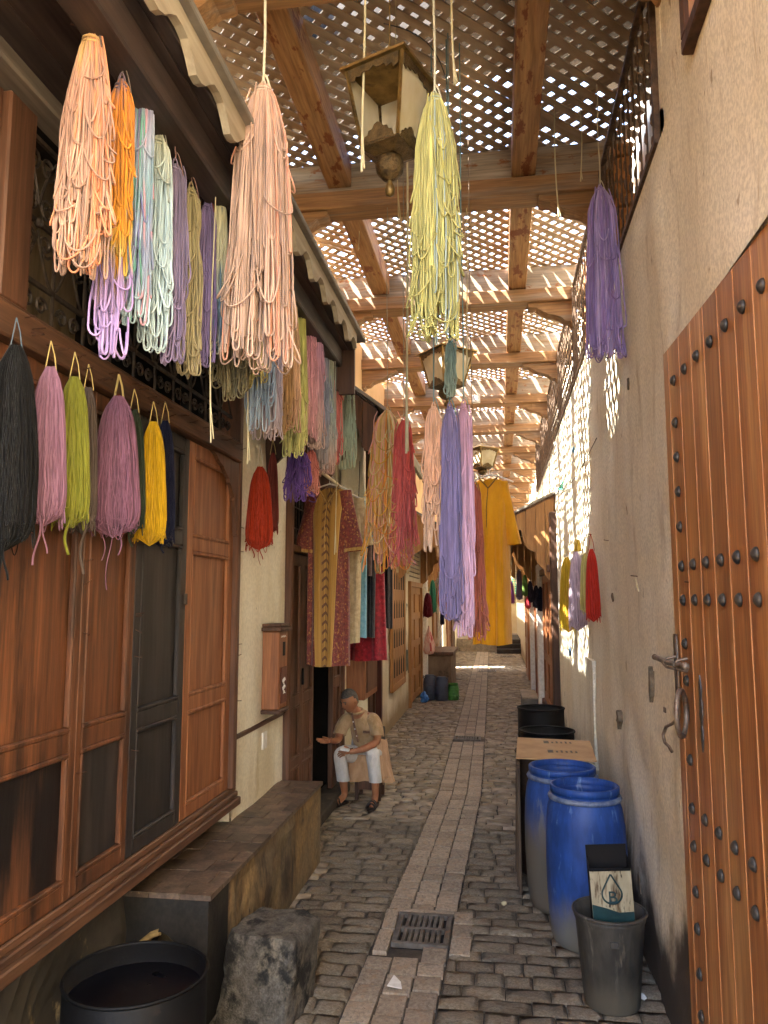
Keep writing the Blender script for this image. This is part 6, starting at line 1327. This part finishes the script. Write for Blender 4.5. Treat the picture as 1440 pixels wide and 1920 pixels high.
E_ = [('pelvis', 'spine'), ('spine', 'chest'), ('chest', 'neckb'), ('neckb', 'neck'), ('neck', 'headb'), ('chest', 'shL'), ('shL', 'elL'), ('elL', 'frL'), ('frL', 'wrL'), ('wrL', 'haL'), ('chest', 'shR'), ('shR', 'elR'), ('elR', 'frR'), ('frR', 'wrR'), ('wrR', 'haR'),
      ('pelvis', 'hipL'), ('hipL', 'knL'), ('knL', 'clL'), ('clL', 'anL'), ('anL', 'ftL'), ('ftL', 'toL'), ('pelvis', 'hipR'), ('hipR', 'knR'), ('knR', 'clR'), ('clR', 'anR'), ('anR', 'ftR'), ('ftR', 'toR')]
joints = [J[k] for k in ks]; edges = [(ix[a], ix[b_]) for a, b_ in E_]
# fingers: own chains growing from the palm
def finger(root, pts, r0):
    prev = ix[root]
    for k_, p_ in enumerate(pts):
        joints.append((*p_, r0 * (1 - .12 * k_))); edges.append((prev, len(joints) - 1)); prev = len(joints) - 1
body = skinmesh(joints, edges, 0, 2)
# head and hands are joined to the same mesh as the body
def sphere_head():
    bm = bmesh.new(); bmesh.ops.create_uvsphere(bm, u_segments=28, v_segments=20, radius=1)
    for v in bm.verts:
        x, y, z = v.co   # face looks to -y
        f = max(0, -y)
        X = x * .074 * (1 - .22 * max(0, -z) ** 1.5); Y = y * .095; Z = z * .118
        if y < 0:
            Y *= .92
            nose = math.exp(-((x / .15) ** 2)) * (math.exp(-((z + .12) / .16) ** 2)); Y -= .030 * nose * f
            Y -= .007 * math.exp(-((z - .22) / .08) ** 2) * f * (abs(x) < .7)                   # brow
            Y += .014 * (math.exp(-(((abs(x) - .36) / .16) ** 2 + ((z - .06) / .09) ** 2)))       # eye sockets
            Y -= .008 * math.exp(-((x / .30) ** 2 + ((z + .46) / .07) ** 2))                     # lips
            Y += .004 * math.exp(-((x / .3) ** 2 + ((z + .40) / .03) ** 2))
            Y -= .012 * math.exp(-((x / .28) ** 2 + ((z + .80) / .16) ** 2))                     # chin
        v.co = (X, Y, Z)
    for sg in (-1, 1):      # ears
        r_ = bmesh.ops.create_uvsphere(bm, u_segments=10, v_segments=8, radius=1)
        for v in r_['verts']: v.co = Vector((sg * (.074 + v.co.x * .010), .012 + v.co.y * .020, .0 + v.co.z * .032))
    return bm
hm = Matrix.Translation((-.085, .02, 1.005)) @ Matrix.Rotation(R(-36), 4, 'Z') @ Matrix.Rotation(R(20), 4, 'X')
bm = bmesh.new(); bm.from_mesh(body)
hb = sphere_head(); hmesh = bpy.data.meshes.new('h'); hb.to_mesh(hmesh); hb.free(); hmesh.transform(hm); bm.from_mesh(hmesh)
def hand(wrist, dirv, up, sc=1.0, curl=.25, side=1):
    """palm and five fingers; dirv = towards the fingertips, up = back of the hand"""
    d = Vector(dirv).normalized(); u = Vector(up); u = (u - d * u.dot(d)).normalized(); s = d.cross(u) * side; w0 = Vector(wrist)
    js = [(*w0, .024 * sc), (*(w0 + d * .045 * sc), (.026 * sc))]; ed = [(0, 1)]
    for k_, (of, ln) in enumerate(((-.032, .072), (-.011, .082), (.011, .077), (.032, .060))):
        b_ = w0 + d * .082 * sc + s * of * sc; js.append((*b_, .0115 * sc)); i0 = len(js) - 1; ed.append((1, i0)); pv = i0
        dd = (d + s * of * 3).normalized()
        for q in (1, 2, 3):
            dd = (dd - u * curl * .5).normalized(); b_ = b_ + dd * ln * sc / 3; js.append((*b_, (.0098 - .0012 * q) * sc)); ed.append((pv, len(js) - 1)); pv = len(js) - 1
    b_ = w0 + d * .03 * sc - s * .034 * sc; js.append((*b_, .012 * sc)); ed.append((0, len(js) - 1)); pv = len(js) - 1; dd = (d * .75 - s * .8).normalized()
    for q in (1, 2):
        b_ = b_ + dd * .034 * sc; dd = (dd + d * .3).normalized(); js.append((*b_, (.0115 - .0015 * q) * sc)); ed.append((pv, len(js) - 1)); pv = len(js) - 1
    return skinmesh(js, ed, 0, 1)
for hm_ in (hand((-.235, -.06, .625), (-.55, -.35, .02), (.1, .5, -1.0), 1.05, .15, 1), hand((-.03, -.08, .53), (-.95, -.25, -.05), (.1, -.6, .8), 1.0, .6, -1)): bm.from_mesh(hm_)
nb_ = bpy.data.meshes.new('body'); bm.to_mesh(nb_); bm.free(); to_part('body', nb_, m_skin, MAN, B0)
# hair cap
hb = bmesh.new(); bmesh.ops.create_uvsphere(hb, u_segments=28, v_segments=20, radius=1)
for v in hb.verts:
    x, y, z = v.co; v.co = Vector((x * .078, y * .100 + .004, z * .118 + .006 + .002 * math.sin(x * 40 + y * 31)))
dl = [v for v in hb.verts if (v.co.z < .052 and v.co.y < -.015) or (v.co.z < -.015 and v.co.y < .035) or v.co.z < -.055]
bmesh.ops.delete(hb, geom=dl, context='VERTS'); hm2 = bpy.data.meshes.new('hair'); hb.to_mesh(hm2); hb.free(); hm2.transform(hm); to_part('hair', hm2, m_hair, MAN, B0)
# eyes, brows and mouth
m_eye = mat('eye_dark', hx('#1E1814'), hx('#161210'), rough=.3, bump=0); mb = MB()
for sg in (-1, 1): mb.ball((sg * .027, -.083, .008), .0105, 8, 6, (1.25, .5, .7))
me = mb.mesh('eyes', m_eye); me.transform(hm); to_part('eyes', me, m_eye, MAN, B0)
mb = MB()
for sg in (-1, 1): mb.tube([(sg * .012, -.094, .024), (sg * .028, -.092, .030), (sg * .046, -.080, .024)], .0048, 5)
me = mb.mesh('eyebrows', m_hair); me.transform(hm); to_part('eyebrows', me, m_hair, MAN, B0)
mb = MB(); mb.tube([(-.02, -.086, -.047), (0, -.092, -.045), (.02, -.086, -.047)], .0045, 5); m_lip = mat('lip', hx('#7A4034'), hx('#6A342A'), bump=0); me = mb.mesh('mouth', m_lip); me.transform(hm); to_part('mouth', me, m_lip, MAN, B0)
# shirt: body, short sleeves
sh_ = skinmesh([(.05, .36, .40, .145), (.05, .35, .46, .150), (.045, .30, .58, .150), (.02, .20, .74, .150), (.0, .155, .84, .105), (-.012, .13, .885, .075)], [(0, 1), (1, 2), (2, 3), (3, 4), (4, 5)], 0, 2)
def sleeve(pts, co, no):
    m_ = skinmesh(pts, [(i_, i_ + 1) for i_ in range(len(pts) - 1)], 0, 2); cutm(m_, co, no); return m_
bms = bmesh.new(); bms.from_mesh(sh_)
bms.from_mesh(sleeve([(.06, .17, .82, .09), (.15, .165, .80, .085), (.185, .10, .70, .074), (.198, .065, .60, .076), (.20, .05, .54, .078)], (.19, .08, .655), (.1, -.35, -1)))
bms.from_mesh(sleeve([(-.05, .16, .82, .09), (-.145, .15, .80, .085), (-.19, .10, .71, .074), (-.206, .07, .62, .076), (-.21, .055, .56, .078)], (-.2, .08, .665), (-.12, -.35, -1)))
shm = bpy.data.meshes.new('shirt'); bms.to_mesh(shm); bms.free(); to_part('shirt', shm, m_shirt, MAN, B0)
m_tr = cloth_mat('brown_trim', hx('#7A5A48'), hx('#66483A')); mb = MB()
mb.tube([(-.055, .005, .885), (-.045, .035, .80), (-.02, .035, .70), (.0, .06, .60)], .011, 6); part_ = mb.mesh('placket', m_tr); to_part('placket', part_, m_tr, MAN, B0)
mb = MB(); k_ = np.linspace(0, 2 * np.pi, 21); mb.tubes(np.stack([-.025 + .066 * np.cos(k_), .10 + .055 * np.sin(k_), .898 + .022 * np.sin(k_) ], -1)[None], .013, 6); me = mb.mesh('collar', m_shirt); to_part('collar', me, m_shirt, MAN, B0)
mb = MB(); mb.box((.05, .025, .69), (.12, .04, .715), .004); me = mb.mesh('pocket', m_tr); to_part('pocket', me, m_tr, MAN, B0)
mb = MB()
for z, x in ((.80, -.045), (.73, -.028), (.66, -.012)): mb.ball((x, .022 if z > .7 else .03, z), .007, 8, 5)
me = mb.mesh('buttons', m_white); to_part('buttons', me, m_white, MAN, B0)
# trousers to mid calf
tj = [(.05, .36, .42, .14), (.14, .30, .43, .112), (.155, .05, .50, .080), (.158, -.02, .495, .074), (.172, .02, .34, .068), (.180, .03, .24, .070), (.184, .035, .14, .074), (-.04, .30, .43, .112), (-.16, .06, .49, .080), (-.178, -.005, .485, .074), (-.16, .03, .33, .068), (-.146, .035, .24, .070), (-.135, .038, .14, .074)]
tr_ = skinmesh(tj, [(0, 1), (1, 2), (2, 3), (3, 4), (4, 5), (5, 6), (0, 7), (7, 8), (8, 9), (9, 10), (10, 11), (11, 12)], 0, 2); cutm(tr_, (0, 0, .225), (0, 0, -1)); to_part('trousers', tr_, m_trous, MAN, B0)
# sandals with crossed straps
for nm, (tx, ty, ax, ay) in (('L', (.165, -.14, .18, .06)), ('R', (-.225, -.115, -.13, .07))):
    d = Vector((tx - ax, ty - ay, 0)); L_ = d.length; d.normalize(); s = Vector((-d.y, d.x, 0)); c = Vector((ax, ay, 0)) - d * .02
    prof = [(0, .028), (.04, .036), (.12, .034), (.20, .044), (.26, .036), (.285, .015)]
    poly = [c + d * a + s * b_ for a, b_ in prof] + [c + d * a - s * b_ for a, b_ in prof[::-1]]
    mb = MB(); mb.prism([(v.x, v.y) for v in poly], 2, .002, .022)
    for a in (.15, .19, .235):
        q = [c + d * (a + .012 * math.sin(w_ * 3)) + s * (.046 * math.cos(w_)) + Vector((0, 0, .018 + .052 * math.sin(w_) * (1 if a < .2 else .8))) for w_ in np.linspace(0, math.pi, 10)]; mb.tubes(np.array([[tuple(v) for v in q]]), .009, 5)
    me = mb.mesh('sandal', m_sandal); to_part('sandal', me, m_sandal, MAN, B0)
# long cloth hanging round the seat
mb = MB(); n2, k2 = 40, 10; V = np.zeros((k2 + 1, n2, 3))
for k_ in range(k2 + 1):
    q = k_ / k2
    for i in range(n2):
        a = math.pi * (1.02 * i / (n2 - 1)) + math.pi * .98
        rx_, ry_ = .15 + .09 * q, .24 + .03 * q
        V[k_, i] = (.07 + rx_ * math.cos(a) * (1.15 if math.cos(a) > 0 else 1.15) + .014 * q * math.sin(a * 9), .26 + ry_ * math.sin(a) * .55 + .012 * q * math.cos(a * 8), .46 - .25 * q - .03 * q * abs(math.cos(a)))
mb.add(V.reshape(-1, 3), [[k_ * n2 + i, k_ * n2 + i + 1, (k_ + 1) * n2 + i + 1, (k_ + 1) * n2 + i] for k_ in range(k2) for i in range(n2 - 1)])
me = mb.mesh('long_cloth', m_apron, smooth=True); to_part('long_cloth', me, m_apron, MAN, B0)
mb = MB(); V = np.zeros((13, 12, 3))
for k_ in range(13):
    q = k_ / 12
    for i in range(12):
        u_ = i / 11; V[k_, i] = (.20 + .055 * q + .05 * (u_ - .2) + .012 * math.sin(u_ * 12 + q * 2) * q, .02 + .34 * u_, .60 - .40 * q * (1 - .1 * u_) + .02 * math.sin(u_ * 5))
mb.add(V.reshape(-1, 3), [[k_ * 12 + i, k_ * 12 + i + 1, (k_ + 1) * 12 + i + 1, (k_ + 1) * 12 + i] for k_ in range(12) for i in range(11)])
me = mb.mesh('shirt_tail', m_apron, smooth=True); o = to_part('shirt_tail', me, m_apron, MAN, B0)
md = o.modifiers.new('thick', 'SOLIDIFY'); md.thickness = .008
mb = MB(); x, y, z = PX - .095, PY - .115, .55; mb.prism([(x - .05, z), (x + .04, z - .01), (x + .04, z + .012), (x - .045, z + .022)], 1, y - .03, y + .02); solo('paper_packet', mb, m_white, 'small white packet held in the seated man\'s hand', 'packet', (x, y, z))
t = thing('low_stool', 'low dark wooden stool beneath the seated man', 'stool', (PX + .05, PY + .33, 0))
b = MB(); b.box((PX - .08, PY + .20, .26), (PX + .22, PY + .50, .30), .008); part('seat', b, m_dark_x, t)
for sx in (-.06, .17):
    for sy in (.20, .45): b = MB(); b.box((PX + sx, PY + sy, 0), (PX + sx + .035, PY + sy + .035, .2595), .003); part('leg', b, m_dark_x, t)
b = MB(); b.box((PX - .05, PY + .225, .10), (PX + .20, PY + .24, .20), .003); part('apron_board', b, m_brown, t)
p = at(716, 1418, Y=8.35); mb = MB(); mb.ball((p.x - .03, 8.35, p.z), .085, 14, 10, (.8, 1, .95)); mb.v[0] += np.random.default_rng(2).normal(0, .006, mb.v[0].shape); t = solo('teal_bundle', mb, mat('teal_cloth', hx('#1E8A84'), hx('#166A66'), (12, 12, 12), .7, bump=.3), 'round teal cloth bundle behind the seated man', 'bundle', (p.x - .03, 8.35, p.z), smooth=True)
